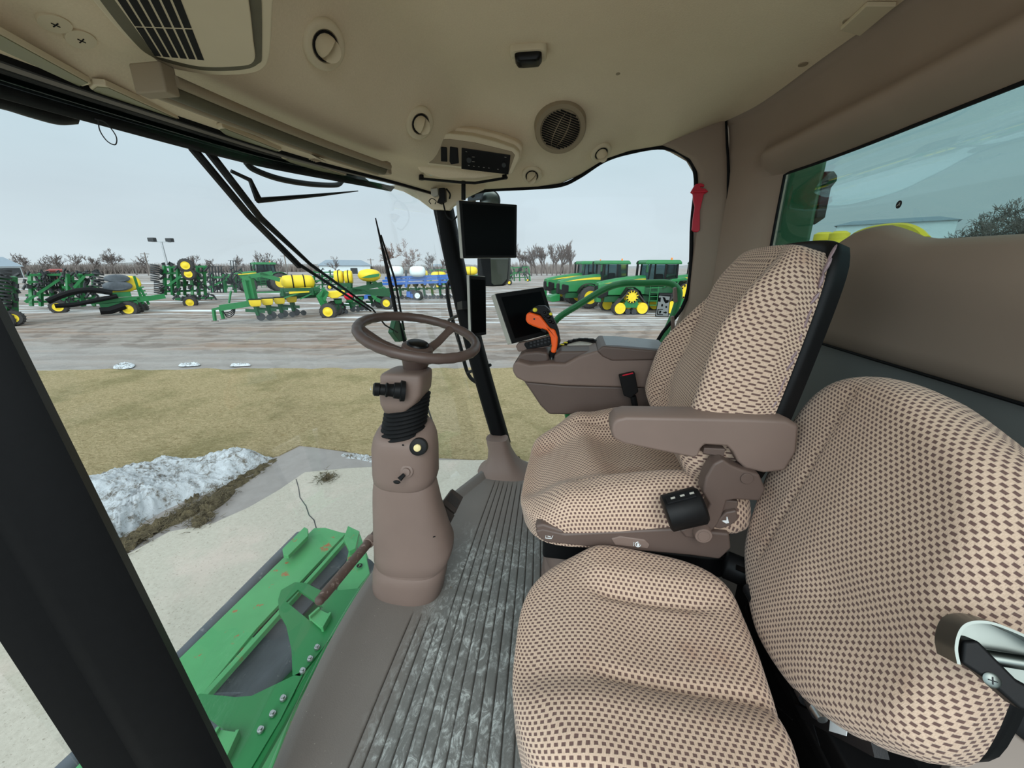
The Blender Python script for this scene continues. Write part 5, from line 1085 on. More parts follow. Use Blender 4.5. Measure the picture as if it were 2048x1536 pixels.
def tractor(label, px, py, yaw, tracks=False, grp='green tractors parked in a row', extra=0):
    f = EF(px, py); t_ = thing('tractor', label, 'tractor', tuple(f.g), grp)
    fw = (-f.r*math.cos(yaw)-f.v*math.sin(yaw)); lf = V((-fw.y, fw.x, 0)); up = V((0, 0, 1))
    T = lambda x, y, z: f.g+fw*x+lf*y+up*z
    def sec(name, rows, mat, bev=.03, par=t_):
        mb = MB(); mb.loft([[T(x, -w, z0), T(x, w, z0), T(x, w, z1-.12), T(x, w*.7, z1), T(x, -w*.7, z1), T(x, -w, z1-.12)] for x, w, z0, z1 in rows]); return mb.build(name, mat, par, bevel=bev)
    hood = sec('hood', [(3.55, .36, 1.35, 1.92), (3.2, .42, 1.15, 2.02), (2.2, .45, 1.15, 2.2), (1.0, .48, 1.2, 2.34), (.5, .5, 1.2, 2.38)], 'green_clean')
    sec('grille', [(3.62, .30, 1.02, 1.72), (3.3, .43, .95, 1.80), (2.9, .452, 1.15, 1.7)], 'black_plastic', .02, hood)
    sec('chassis', [(3.1, .3, .7, 1.15), (-2.0, .35, .7, 1.3)], 'green_dark', .02)
    for s_ in (-1, 1):
        mb = MB(); mb.prism([T(x, s_*w, z) for x, w, z in ((3.2, .425, 1.86), (2.2, .455, 2.04), (1.0, .485, 2.16), (.52, .505, 2.18), (.52, .505, 1.98), (1.2, .485, 2.0), (2.2, .46, 1.95))], lf*s_*.01); mb.build('stripe', 'yellow_paint', hood, smooth=False)
        mb = MB(); mb.box(T(3.42, s_*.28, 1.80), (.16, .16, .12)); mb.build('headlight', 'white_paint', hood, bevel=.02)
    cab_ = sec('cab_body', [(.55, .5, 1.2, 1.75), (.2, .72, 1.15, 1.7), (-1.45, .75, 1.3, 1.85)], 'green_dark')
    mb = MB(); mb.loft([[T(.45, -.6, 1.7), T(.45, .6, 1.7), T(-1.4, .72, 1.7), T(-1.4, -.72, 1.7)], [T(.35, -.7, 3.05), T(.35, .7, 3.05), T(-1.35, .75, 3.05), T(-1.35, -.75, 3.05)]]); mb.build('cab_glass', 'cab_glass', cab_, smooth=False)
    for a, b in (((.47, .62, 1.7), (.37, .72, 3.08)), ((.47, -.62, 1.7), (.37, -.72, 3.08)), ((-.6, .72, 1.7), (-.6, .76, 3.08)), ((-.6, -.72, 1.7), (-.6, -.76, 3.08)), ((-1.42, .74, 1.7), (-1.37, .77, 3.08)), ((-1.42, -.74, 1.7), (-1.37, -.77, 3.08))):
        mb = MB(); mb.beam(T(*a), T(*b), .09); mb.build('cab_pillar', 'black_plastic', cab_)
    mb = MB(); mb.box(T(-.55, 0, 2.1), (.5, .5, .7)); mb.build('cab_seat', 'dark_steel', cab_, bevel=.08)
    mb = MB(); mb.loft([[T(.75, -.8, z), T(.75, .8, z), T(-1.6, .85, z), T(-1.6, -.85, z)] for z in (3.06, 3.18)]+[[T(.6, -.7, 3.32), T(.6, .7, 3.32), T(-1.5, .75, 3.32), T(-1.5, -.75, 3.32)]]); rf_ = mb.build('cab_roof', 'green_clean', cab_, bevel=.04)
    mb = MB(); mb.cyl(T(-1.0, .6, 3.3), T(-1.0, .6, 3.45), .06, .05, 10); mb.build('beacon', 'orange_lamp', rf_)
    mb = MB(); mb.beam(T(.55, .75, 3.05), T(.85, 1.25, 3.0), .05); mb.box(T(.85, 1.3, 2.78), (.12, .24, .42)); mb.build('side_mirror', 'green_dark', cab_, bevel=.02)
    mb = MB(); mb.cyl(T(.75, -.5, 2.2), T(.72, -.5, 3.25), .08, .07, 12); mb.build('exhaust_stack', 'black_plastic', t_)
    for k in range(5):
        mb = MB(); mb.beam(T(.35, .95, .55+.27*k), T(-.15, .95, .55+.27*k), .22, .04); mb.build('ladder_step', 'green_clean', t_)
    mb = MB(); mb.beam(T(.37, .95, .5), T(.37, .95, 1.7), .04); mb.beam(T(-.17, .95, .5), T(-.17, .95, 1.7), .04); mb.build('ladder_rail', 'green_clean', t_)
    mb = MB(); mb.box(T(-.7, .85, 1.0), (.9, .5, .6)); mb.build('fuel_tank', 'black_plastic', t_, bevel=.1)
    if tracks:
        for x0, big in ((1.7, 0), (-1.8, 1)):
            for s_ in (-1, 1):
                zt, rt = (1.12, .40) if not big else (1.42, .48); xi = .72 if not big else .85; ri = .36 if not big else .40
                y = s_*1.25; w = .46
                C3 = [(x0, zt, rt), (x0-xi, ri+.05, ri), (x0+xi, ri+.05, ri)]; hull = []
                for (cx_, cz_, r_), (a0, a1) in zip(C3, ((30, 150), (150, 270), (270, 390))):
                    for k in range(9):
                        t = math.radians(a0+(a1-a0)*k/8); hull.append((cx_+(r_+.05)*math.cos(t), cz_+(r_+.05)*math.sin(t)))
                # order check: top, then rear bottom, then front bottom
                mb = MB(); n_h = len(hull); oc = V((sum(h[0] for h in hull)/n_h, sum(h[1] for h in hull)/n_h, 0)); rings = []
                for wq, kk in ((-w/2, 1), (w/2, 1), (w/2, .90), (-w/2, .90), (-w/2, 1)): rings.append([T(oc.x+(hx-oc.x)*kk, y+wq, oc.y+(hz-oc.y)*kk) for hx, hz in hull])
                mb.grid(rings, close=True)
                for k in range(n_h*2):
                    i = k/2; a = hull[int(i) % n_h]; b = hull[(int(i)+1) % n_h]; fx = i-int(i); hx, hz = a[0]+(b[0]-a[0])*fx, a[1]+(b[1]-a[1])*fx
                    mb.beam(T(hx, y-w/2, hz), T(hx, y+w/2, hz), .07, .05, up=T(hx, y, hz)-T(oc.x, y, oc.y))
                tk = mb.build('track_belt', 'tire', t_, ang=50)
                for cx_, cz_, r_ in C3:
                    mb = MB(); mb.lathe(T(cx_, y-w*.52, cz_), lf, [(0, 0), (-.03, r_*.25), (.02, r_*.4), (.03, r_*.8), (-.0, r_*.96), (w*1.04, r_*.96), (w*1.0, r_*.4), (w*1.06, 0)], 22); mb.build('track_wheel', 'yellow_paint', tk, ang=50)
                    if cz_ > .9:
                        mb = MB()
                        for k in range(12):
                            t = 2*PI*k/12; mb.box(T(cx_+r_*.84*math.cos(t), y+s_*w*.53, cz_+r_*.84*math.sin(t)), (.09, .09, .09))
                        mb.build('sprocket_slot', 'black_rubber', tk)
                for q in (-.2, .2):
                    mb = MB(); mb.lathe(T(x0+q, y-w*.5, .2), lf, [(0, 0), (0, .17), (w, .17), (w, 0)], 16); mb.build('track_roller', 'dark_steel', tk)
                mb = MB(); mb.prism([T(x0-.55, y+s_*w*.3, .45), T(x0+.55, y+s_*w*.3, .45), T(x0+.3, y+s_*w*.3, zt-.1), T(x0-.3, y+s_*w*.3, zt-.1)], lf*s_*.05); mb.build('undercarriage', 'green_clean', tk)
                mb = MB(); q = [T(x0+dx, y, zt+dz) for dx, dz in ((-.8, -.25), (-.5, .3), (-.1, rt+.15), (.3, rt+.12), (.75, -.2))]; mb.loft([[p+lf*w*.5, p-lf*w*.5, p-lf*w*.5+up*.04, p+lf*w*.5+up*.04] for p in q]); mb.build('fender', 'black_plastic', t_)
    else:
        for x0, R, w, y in ((1.6, .80, .50, 1.15), (-1.6, 1.05, .62, 1.15)):
            for s_ in (-1, 1):
                wheel(t_, T(x0, s_*y, R), R, w, lf)
                q = []
                for k in range(8):
                    t = math.radians(20+130*k/7); q.append(T(x0+(R+.12)*math.cos(t), s_*y, R+(R+.12)*math.sin(t)))
                mb = MB(); mb.loft([[p+lf*w*.5, p-lf*w*.5, p-lf*w*.5+up*.05, p+lf*w*.5+up*.05] for p in q]); mb.build('fender', 'black_plastic' if x0 > 0 else 'green_clean', t_)
    mb = MB(); mb.loft([[T(x, -w, z0), T(x, w, z0), T(x, w, z1), T(x, -w, z1)] for x, w, z0, z1 in ((3.5, .35, .5, 1.0), (4.1, .55, .45, .9), (4.3, .55, .5, .8))] if not tracks else [[T(x, -w, z0), T(x, w, z0), T(x, w, z1), T(x, -w, z1)] for x, w, z0, z1 in ((3.3, .3, .7, 1.1), (3.6, .3, .7, 1.0))]); mb.build('front_weight', 'green_clean', t_, bevel=.03)
    mb = MB(); mb.prism([T(x, .95, z) for x, z in ((-.5, 1.6), (-1.0, 2.15), (-1.9, 2.25), (-2.5, 1.9), (-2.3, 1.8), (-1.8, 2.05), (-1.1, 1.95))], lf*-.3); mb.build('rear_fender', 'green_clean', t_, bevel=.04)
    return t_
tractor('nearest green tractor with triangular tracks and a ladder, behind the handrail', 1294, 624, math.radians(24), True)
tractor('green wheeled tractor left of the tracked one, with a front weight block', 1205, 613, math.radians(24))
tractor('green tractor farthest left in the row, half behind its neighbour', 1168, 603, math.radians(24))
tractor('green tractor whose cab shows behind the tracked one at the rear post', 1392, 612, math.radians(24))
tractor('green tractor behind the planter, small and far', 528, 583, math.radians(12), grp='small far tractor')

def MP(f, par):
    def B(name, segs, w, mat, h=None):
        mb = MB()
        for a, b in segs: mb.beam(f(*a), f(*b), w, h or w)
        return mb.build(name, mat, par, smooth=False)
    return B
def rowunit(f, par, x, y, dep, s=1.0, hop='yellow_paint', gy=0):
    """planter row unit: hopper, frame, gauge wheel, closing wheel (x,y = hopper centre px)"""
    k = f.k; c = f(x, y, dep); up = V((0, 0, 1)); r = f.r; v = f.v; ru = []
    def bx(dx, dz, sx_, sz_, sy_, nm, m_, bev=.03, par_=par):
        mb = MB(); p = c+r*dx+up*dz; mb.loft([[p+r*(a*sx_/2*kk)+v*(b*sy_/2*kk)+up*z for a, b in ((-1, -1), (1, -1), (1, 1), (-1, 1))] for z, kk in ((-sz_/2, .72), (-sz_*.1, .95), (sz_/2, 1))]); return mb.build(nm, m_, par_, bevel=bev)
    h = bx(0, 0, .55*s, .34*s, .5*s, 'seed_hopper', hop); bx(0, .19*s, .6*s, .05*s, .54*s, 'hopper_lid', 'black_plastic', .01, h)
    zz = max(.25, c.z-.25)
    mb = MB(); mb.beam(c+up*(-.15*s), V((c.x, c.y, .35))+r*.05, .22*s, .16*s); mb.beam(c+r*(-.5*s)+up*(-.35*s), c+r*.35*s+up*(-.45*s), .12*s, .16*s); mb.build('row_frame', 'green_dark', h)
    mb = MB(); g = V((c.x, c.y, .26))+r*.12*s; mb.lathe(g-v*.06, v, [(0, 0), (0, .2*s), (.12, .2*s), (.12, 0)], 16); g2 = V((c.x, c.y, .2))+r*.5*s; mb.lathe(g2-v*.05, v, [(0, 0), (0, .15*s), (.1, .15*s), (.1, 0)], 14); mb.beam(g, g2, .06); mb.build('gauge_wheel', 'dark_steel', h)
def tank(f, par, x0, y0, x1, y1, dep, mat, thick=.5, straps=2, sup=3.0, stripe=False, name='tank', seg=30, vert=False):
    a = f(x0, (y0+y1)/2, dep); b = f(x1, (y0+y1)/2, dep); c = (a+b)/2; L = (b-a).length/2; H = (f((x0+x1)/2, y0, dep)-f((x0+x1)/2, y1, dep)).length/2; up = V((0, 0, 1)); rings = []
    ax, hh, LL = ((f.r, H, L) if not vert else (f.r, H, L))
    for i in range(17):
        u = -1+2*i/16; k = (1-abs(u)**sup)**(1/sup) if abs(u) < 1 else .0; k = max(k, .25 if sup > 2.6 else .05); rings.append([c+ax*LL*u+up*(hh*k*math.copysign(abs(math.sin(t))**.75, math.sin(t)))+f.v*(thick*k*math.copysign(abs(math.cos(t))**.75, math.cos(t))) for t in [2*PI*j/seg for j in range(seg)]])
    mb = MB(); mb.loft(rings); o = mb.build(name, mat, par, ang=50)
    for s_ in range(straps):
        u = -1+2*(s_+1)/(straps+1); k = (1-abs(u)**sup)**(1/sup)+.015; mb = MB(); q = [c+ax*LL*u+up*(hh*k*math.copysign(abs(math.sin(t))**.75, math.sin(t)))+f.v*(thick*k*math.copysign(abs(math.cos(t))**.75, math.cos(t))) for t in [2*PI*j/30 for j in range(30)]]; mb.tube(q, .035, 5, closed=True); mb.build('strap', 'black_plastic', o)
    return o
# planter with a big ribbed yellow tank
f = EF(560, 640); pl = thing('planter', 'green planter with a ribbed yellow tank and four yellow hoppers, its tongue toward the left', 'planter', tuple(f.g)); B = MP(f, pl)
B('tongue', [((440, 616), (505, 606))], .26, 'green_clean', .3); B('jack_leg', [((427, 619), (430, 641)), ((441, 617), (447, 638)), ((424, 620), (446, 614))], .12, 'green_clean')
B('jack_foot', [((423, 642), (437, 642)), ((440, 639), (454, 638))], .2, 'wood_pole', .05)
mb = MB()
for k in range(4): mb.tube(spline([f(443, 612+k), f(448+k*2, 625+k*3), f(462+k*2, 622+k*2), f(470, 608)], 6), .025, 5)
mb.build('hose', 'black_rubber', pl)
B('mast', [((490, 560), (502, 612)), ((484, 558), (502, 556)), ((500, 556), (510, 600)), ((497, 553), (545, 546)), ((520, 548), (560, 560))], .22, 'green_clean')
B('main_frame', [((500, 600, 1.2), (700, 588, 1.2)), ((560, 590, .8), (690, 584, .8)), ((560, 580), (640, 578)), ((565, 578), (567, 592)), ((625, 577), (627, 590))], .18, 'green_dark')
B('cross_rod', [((462, 582), (458, 606)), ((510, 585), (640, 582)), ((568, 596), (640, 572)), ((600, 598), (650, 575))], .07, 'green_clean')
B('wheel_arm', [((640, 592), (656, 624)), ((652, 582), (645, 600)), ((636, 596), (652, 580))], .3, 'green_clean')
tank(f, pl, 562, 550, 629, 578, 1.0, 'yellow_paint', .7, 2, 5, name='fertilizer_tank')
B('tank_cradle', [((568, 580), (622, 577)), ((578, 585), (618, 582))], .14, 'yellow_paint')
mb = MB(); q = [f(652, 584), f(654, 592), f(664, 597), f(676, 596), f(690, 587), f(690, 581)]; mb.prism(q, f.v*.8); mb.build('centre_hopper', 'yellow_paint', pl, bevel=.05)
for i, (x, y) in enumerate(((511, 606), (535, 603.5), (559, 601.5), (583, 598.5))): rowunit(f, pl, x, y, -.2+.5*i, 1.05)
for i, (x, y) in enumerate(((676, 603), (700, 600), (718, 598))): rowunit(f, pl, x, y, .6+.5*i, .8, 'green_clean')
wheel(pl, f(657, 623, -.3), f.k*14.5, .35, f.v+f.r*.35); wheel(pl, f(668, 618, .8), f.k*15, .35, f.v+f.r*.35, 'green_dark'); wheel(pl, f(676, 616, 1.6), f.k*14, .35, f.v+f.r*.35, 'dark_steel')
mb = MB(); mb.ell(f(697, 593, -.2), (.28, .2, .2), 12, 8); mb.build('warning_light', 'red_plastic', pl)
# second planter, oval tank
f = EF(770, 618); pl = thing('planter', 'green planter with an oval yellow tank and a twin yellow tank, behind the wiper blades', 'planter', tuple(f.g)); B = MP(f, pl)
tank(f, pl, 715, 538, 762, 563, 0, 'yellow_paint', .9, 0, 2.2, name='oval_tank')
mb = MB(); mb.prism([f(722, 555.5, -.97), f(738, 550, -.97), f(759, 547, -.97), f(758, 553, -.97), f(738, 556, -.97)], f.v*.1); mb.build('tank_stripe', 'green_clean', pl, smooth=False)
tank(f, pl, 668, 541, 687, 568, .6, 'yellow_paint', .6, 1, 5, name='upright_tank'); tank(f, pl, 688, 541, 706, 568, .6, 'yellow_paint', .6, 1, 5, name='upright_tank')
B('tank_stand', [((675, 570), (702, 570)), ((680, 566), (680, 585)), ((700, 566), (700, 585)), ((738, 563), (738, 572))], .25, 'green_dark')
B('main_frame', [((660, 588), (785, 580)), ((705, 580), (765, 568)), ((680, 578), (780, 590))], .3, 'green_dark')
B('wheel_arm', [((745, 562), (780, 590)), ((742, 585), (752, 598)), ((752, 598), (776, 608)), ((765, 575), (778, 585)), ((755, 590), (768, 578))], .26, 'green_clean')
wheel(pl, f(774, 606, -.3), f.k*11.5, .35, f.v+f.r*.3); wheel(pl, f(762, 604, .8), f.k*13, .35, f.v+f.r*.3, 'dark_steel')
for i, x in enumerate((702, 722, 742)): rowunit(f, pl, x, 596, .4*i, .75, 'green_dark')
# blue planter
f = EF(840, 600); pl = thing('planter', 'blue planter with two white tanks and dark row units, right of the steering wheel rim', 'planter', tuple(f.g)); B = MP(f, pl)
tank(f, pl, 779, 532, 807, 553, 0, 'white_tank', .8, 0, 3.2, name='white_tank'); tank(f, pl, 819, 532, 851, 554, 0, 'white_tank', .8, 0, 3.2, name='white_tank')
tank(f, pl, 846, 541, 856, 556, .6, 'yellow_paint', .5, 0, 3, name='side_tank')
B('tank_cradle', [((780, 555), (806, 555)), ((820, 556), (850, 556)), ((786, 553), (784, 560)), ((802, 553), (804, 560)), ((826, 554), (824, 562)), ((845, 554), (847, 562)), ((812, 540), (812, 560))], .14, 'dark_steel')
B('main_frame', [((765, 562), (908, 556)), ((765, 568), (908, 563)), ((770, 556), (905, 551)), ((790, 555), (790, 572)), ((815, 555), (812, 575)), ((850, 553), (850, 570)), ((880, 552), (880, 570)), ((900, 550), (902, 572))], .2, 'blue_paint')
B('wheel_arm', [((816, 590), (836, 594)), ((818, 583), (818, 594)), ((765, 590), (782, 592)), ((728, 595), (745, 590))], .34, 'blue_paint')
wheel(pl, f(836, 591, -.3), f.k*9, .4, f.v+f.r*.3, 'white_tank'); wheel(pl, f(826, 588, .6), f.k*9, .4, f.v+f.r*.3, 'dark_steel')
for i in range(8): rowunit(f, pl, 783+16*i, 570-.4*i, .5, 1.0, 'dark_steel')
# yellow tank cart
def cart(lab, gx, gy, x0, y0, x1, y1, fr='green_clean', n=1):
    f = EF(gx, gy); c_ = thing('sprayer_cart', lab, 'farm cart', tuple(f.g)); B = MP(f, c_)
    w = (x1-x0)/n
    for i in range(n): tank(f, c_, x0+w*i, y0, x0+w*(i+1)-1, y1, 0, 'yellow_paint', .8, 1, 3)
    B('frame', [((x0-3, y1+2), (x1+3, y1+1)), ((x0, y1), (x0-2, gy-6)), ((x1, y1), (x1+2, gy-6)), ((x0-4, gy-8), (x1+4, gy-9))], .22, fr)
    wheel(c_, f((x0+x1)/2, gy-5, -.3), max(.5, f.k*7), .35, f.v+f.r*.3)
cart('small cart with a yellow striped tank beside the blue planter', 878, 577, 862, 543, 893, 556)
cart('yellow tank cart half hidden behind the right front post and screens', 922, 575, 926, 533, 956, 550)
# air cart at left: yellow tank, hoses, tyres
f = EF(262, 627); ac = thing('air_cart', 'yellow tank air cart with wheels and a ladder, left part of the yard', 'farm cart', tuple(f.g)); B = MP(f, ac)
mb = MB(); q = [f(x, y) for x, y in ((219, 566), (225, 557), (246, 552), (272, 553), (280, 560), (284, 571), (277, 578), (262, 583), (250, 589), (225, 588), (219, 578))]; mb.prism(q, f.v*1.8); mb.build('tank', 'yellow_paint', ac, bevel=.12, seg=3)
mb = MB(); c = f(235, 572, -.1); mb.loft([[c+f.r*(f.k*15*k*math.cos(t))+V((0, 0, f.k*6.5*k*math.sin(t)))-f.v*h for t in [2*PI*j/24 for j in range(24)]] for h, k in ((0, 1), (.15, 1), (.22, .8))]); c2 = f(234, 557, -.1); mb.loft([[c2+f.r*(f.k*13*k*math.cos(t))+V((0, 0, f.k*5.5*k*math.sin(t)))-f.v*h for t in [2*PI*j/24 for j in range(24)]] for h, k in ((0, 1), (.15, 1), (.22, .8))]); mb.build('tank_lid', 'grey_rubber', ac)
B('chassis', [((180, 604), (300, 596)), ((200, 612), (275, 604)), ((222, 590), (262, 588)), ((275, 600), (330, 592))], .3, 'green_clean')
B('ladder_side', [((268, 552), (286, 608)), ((280, 575), (298, 609))], .1, 'green_clean')
B('ladder_rung', [((272, 576), (288, 574)), ((276, 583), (291, 581)), ((279, 590), (294, 588)), ((282, 597), (296, 596))], .08, 'green_clean')
mb = MB(); mb.tube(spline([f(95, 603, -.5), f(120, 592, -.5), f(150, 583, -.5), f(185, 580, -.5), f(225, 586, -.5)], 6), .16, 8); mb.tube(spline([f(110, 612, -.5), f(150, 609, -.5), f(190, 601, -.5), f(235, 592, -.5)], 6), .13, 8); mb.tube([f(200, 622, -.5), f(220, 621, -.5), f(250, 611, -.5)], .22, 8); mb.build('air_hose', 'black_rubber', ac)
for x, d in ((259, -.3), (268, .8), (278, 1.9)): wheel(ac, f(x, 618-(x-259)*.12, d), f.k*10.5, .5, f.v+f.r*.3)
# folded tillage machines
def tiller(lab, gx, gy, x0, x1, y0, y1, seed, posts=5, bars=3, tines=14, discs=0, wheels=(), dxs=None, tinecol='dark_steel', harrow=0, frame='green_clean'):
    R = random.Random(seed); f = EF(gx, gy); t_ = thing('tillage_machine', lab, 'farm implement', tuple(f.g), 'folded tillage machines'); B = MP(f, t_)
    segs = []
    for k in range(posts):
        x = x0+(x1-x0)*(k+.5)/posts; segs.append(((x, y0+R.uniform(0, 6), R.uniform(0, 1.5)), (x+R.uniform(0, 4), y1, R.uniform(0, 1.5))))
    B('frame_post', segs, .17, frame); segs = []
    for k in range(bars):
        y = y0+(y1-y0)*(k+.4)/bars; a = x0+R.uniform(0, 8); segs.append(((a, y, .2+.5*k), (x1-R.uniform(0, 8), y-2, .2+.5*k)))
    segs.append(((x0, y1-8), (x0+(x1-x0)*.6, y0+10))); B('frame_bar', segs, .15, frame)
    for k in range(tines):
        x = R.uniform(x0, x1); y = R.uniform(y0-3, y1-8); mb = MB(); d = R.uniform(-.4, 1.6); mb.tube([f(x, y, d), f(x+R.uniform(-5, 5), y-3, d), f(x+R.uniform(-8, 8), y+R.uniform(2, 7), d)], .075, 5)
        mb.build('tine', tinecol, t_)
    for (dx, dy, n, st, rr) in (dxs or ()):
        for k in range(n):
            mb = MB(); c = f(dx, dy+st*k, -.2); mb.lathe(c, (V((0, 0, 1))+f.r*.25), [(-.05, 0), (-.04, rr), (.05, rr), (.06, 0)], 16); mb.build('disc', 'dark_steel', t_)
    for (hx, hy0, hy1, n, st) in ((harrow,) if harrow else ()):
        for k in range(n):
            mb = MB(); a = f(hx+st*k, hy0, .2*k); b = f(hx+st*k+5, hy1, .2*k); mb.beam(a, b, .07)
            for j in range(6): p = a.lerp(b, j/5); mb.beam(p-f.r*.25, p+f.r*.25, .05)
            mb.build('harrow_section', 'dark_steel', t_)
    for x, y, r in wheels: wheel(t_, f(x, y, -.3), f.k*r, .35, f.v+f.r*.3)
    return f, t_
tiller('folded cultivator with raised wheels and stacked black discs, under the light pole', 352, 612, 322, 415, 530, 590, 4, 7, 5, 80, dxs=((310, 531, 8, 4.4, .26), (317, 566, 6, 4, .26)), wheels=((381, 605, 9), (372, 531, 10), (378, 548, 9)))
tiller('folded harrow with tall dark tine sections, left of the wiper arm', 450, 600, 415, 480, 548, 585, 8, 3, 2, 50, harrow=(418, 533, 585, 5, 6), tinecol='dark_steel')
tiller('tall upright folded harrow section nearest the planter mast', 474, 583, 462, 486, 540, 580, 9, 2, 2, 8, harrow=(461, 521, 580, 3, 5))
tiller('grey folded tillage machine with long slanted teeth, far left', 120, 620, 50, 175, 545, 612, 12, 6, 5, 90, harrow=(85, 545, 580, 8, 5), tinecol='dark_steel')
tiller('tall green framed row cultivator left of the yellow tank', 165, 622, 122, 200, 542, 612, 15, 3, 3, 70, dxs=((196, 548, 6, 6, .3), (208, 560, 5, 6, .28)), wheels=((118, 614, 9),))
tiller('disc machine at the left edge with a column of black discs', 14, 652, -40, 36, 552, 640, 18, 5, 5, 70, dxs=((5, 540, 11, 7, .3), (-18, 545, 10, 7, .3)), wheels=((2, 640, 12), (28, 636, 9)))
tiller('small rolling basket machine on the yard before the left harrows', 420, 600, 350, 430, 592, 606, 21, 2, 1, 30, tinecol='dark_steel')
tiller('green folded implement beyond the mirror', 1040, 570, 1014, 1062, 532, 562, 25, 5, 3, 30, wheels=((1019, 565, 5), (1056, 560, 3)))
tiller('dim green implements between the two planters', 645, 579, 620, 700, 542, 575, 31, 5, 4, 30, wheels=((660, 574, 5),))
# machines standing far back at the blue planter
tiller('far green implement above the blue planter frame', 880, 561, 852, 915, 536, 557, 33, 3, 2, 8, wheels=((884, 557, 4),))
# light pole
f = EF(346, 575); lpn = thing('light_pole', 'tall steel yard light pole with two square floodlights', 'light pole', tuple(f.g)); B = MP(f, lpn); g = f.g
h = (f(330, 484)-f(346, 575)).length; top = V((g.x, g.y, g.z+f(332, 484).z)); mb = MB(); mb.tube([g, top], [.16, .10], 10); mb.build('pole', 'steel', lpn)
mb = MB(); mb.beam(top-f.r*1.0, top+f.r*1.0, .10); mb.build('crossarm', 'steel', lpn)
for s_ in (-1, 1): mb = MB(); mb.box(top+f.r*s_*.9+V((0, 0, .25)), (.9, .5, .5)); mb.build('floodlight', 'dark_steel', lpn, bevel=.05)
for x, y0, yb, lab in ((300, 505, 548, 'utility pole right of the air cart, left yard'), (575, 509, 549, 'utility pole behind the wiper arms'), (744, 517, 547, 'utility pole right of the white shed'), (866, 517, 547, 'utility pole beside the brown tree'), (274, 528, 550, 'short utility pole behind the yellow cart tank')):
    f = EF(x, yb); u_ = thing('utility_pole', lab, 'utility pole', tuple(f.g), 'wooden utility poles'); top = V((f.g.x, f.g.y, f(x, y0).z)); mb = MB(); mb.tube([f.g, top], [.22, .16], 8); mb.build('pole', 'wood_pole', u_)
    mb = MB(); mb.beam(top-f.r*1.2-V((0, 0, .5)), top+f.r*1.2-V((0, 0, .5)), .16); mb.build('crossarm', 'wood_pole', u_)
# buildings
def shed(name, lab, gx, gy, x0, x1, ye, yr, dep, xr0, xr1, roof='roof_metal', wallm='wall_white', doors=()):
    f = EF(gx, gy); t_ = thing(name, lab, 'building', tuple(f.g)); a, b = f(x0, gy), f(x1, gy); a.z = b.z = 0; ze = f(gx, ye).z; zr = f(gx, yr).z; bk = f.v*dep
    mb = MB(); mb.prism([a, b, b+bk, a+bk], (0, 0, ze)); mb.build('wall', wallm, t_, smooth=False)
    r0 = f(xr0, gy); r1 = f(xr1, gy); up = V((0, 0, 1)); r0.z = r1.z = 0
    mb = MB(); o = f.r*.6; mb.add([a+up*ze-o-f.v*.6, b+up*ze+o-f.v*.6, b+bk+up*ze+o, a+bk+up*ze-o, r0+bk*.5+up*zr, r1+bk*.5+up*zr], [(0, 1, 5, 4), (2, 3, 4, 5), (1, 2, 5), (3, 0, 4), (0, 3, 2, 1)]); mb.build('roof', roof, t_, smooth=False)
    for p, q, y in doors: c = f(p, gy, -.1); d = f(q, gy, -.1); c.z = d.z = 0; mb = MB(); mb.prism([c, d, d+f.v*.15, c+f.v*.15], (0, 0, f(gx, y).z)); mb.build('door', 'dark_steel', t_, smooth=False)
shed('pole_barn', 'long white shed with a grey metal roof, behind the wiper arms', 690, 548, 640, 742, 531, 519, 25, 652, 728, doors=((702, 716, 536),))
shed('pole_barn', 'open barn with a pale grey roof at the left edge', 15, 556, -60, 49, 533, 513, 20, -70, 22, doors=((-30, 47, 536),))
shed('farm_building', 'small low white building left of the right front post', 880, 546, 860, 905, 534, 528, 14, 868, 897)
shed('farm_building', 'low red shed behind the grey harrows at left', 118, 558, 104, 130, 541, 538, 8, 106, 128, 'red_shed', 'red_shed')
# yard behind: seen through the rear window
f = EF(1760, 560); shed('farm_building', 'long low building seen through the rear window', 1770, 556, 1650, 1880, 447, 428, 30, 1670, 1850, 'roof_metal', 'wall_white')
def yt(x0, y0, x1, y1, X, lab):
    a = at(x0, y1, X=X); b = at(x1, y0, X=X); c = (a+b)/2; t_ = thing('chemical_tank', lab, 'tank', (c.x, c.y, 0), 'yellow tanks behind the rear window'); mb = MB(); r = abs(b.y-a.y)/2
    mb.lathe(V((c.x, c.y, a.z-.6)), (0, 0, 1), [(0, 0), (0, r), (b.z-a.z+.5, r), (b.z-a.z+.6, r*.6), (b.z-a.z+.6, 0)], 20); mb.build('tank', 'yellow_paint', t_, ang=50); mb = MB(); mb.box((c.x, c.y, (a.z-.6)/2), (r*2, r*2, a.z-.6)); mb.build('stand', 'green_dark', t_)
yt(1634, 463, 1660, 490, 12, 'left yellow tank on a stand, seen through the rear window'); yt(1664, 461, 1692, 490, 12, 'right yellow tank on a stand, seen through the rear window')

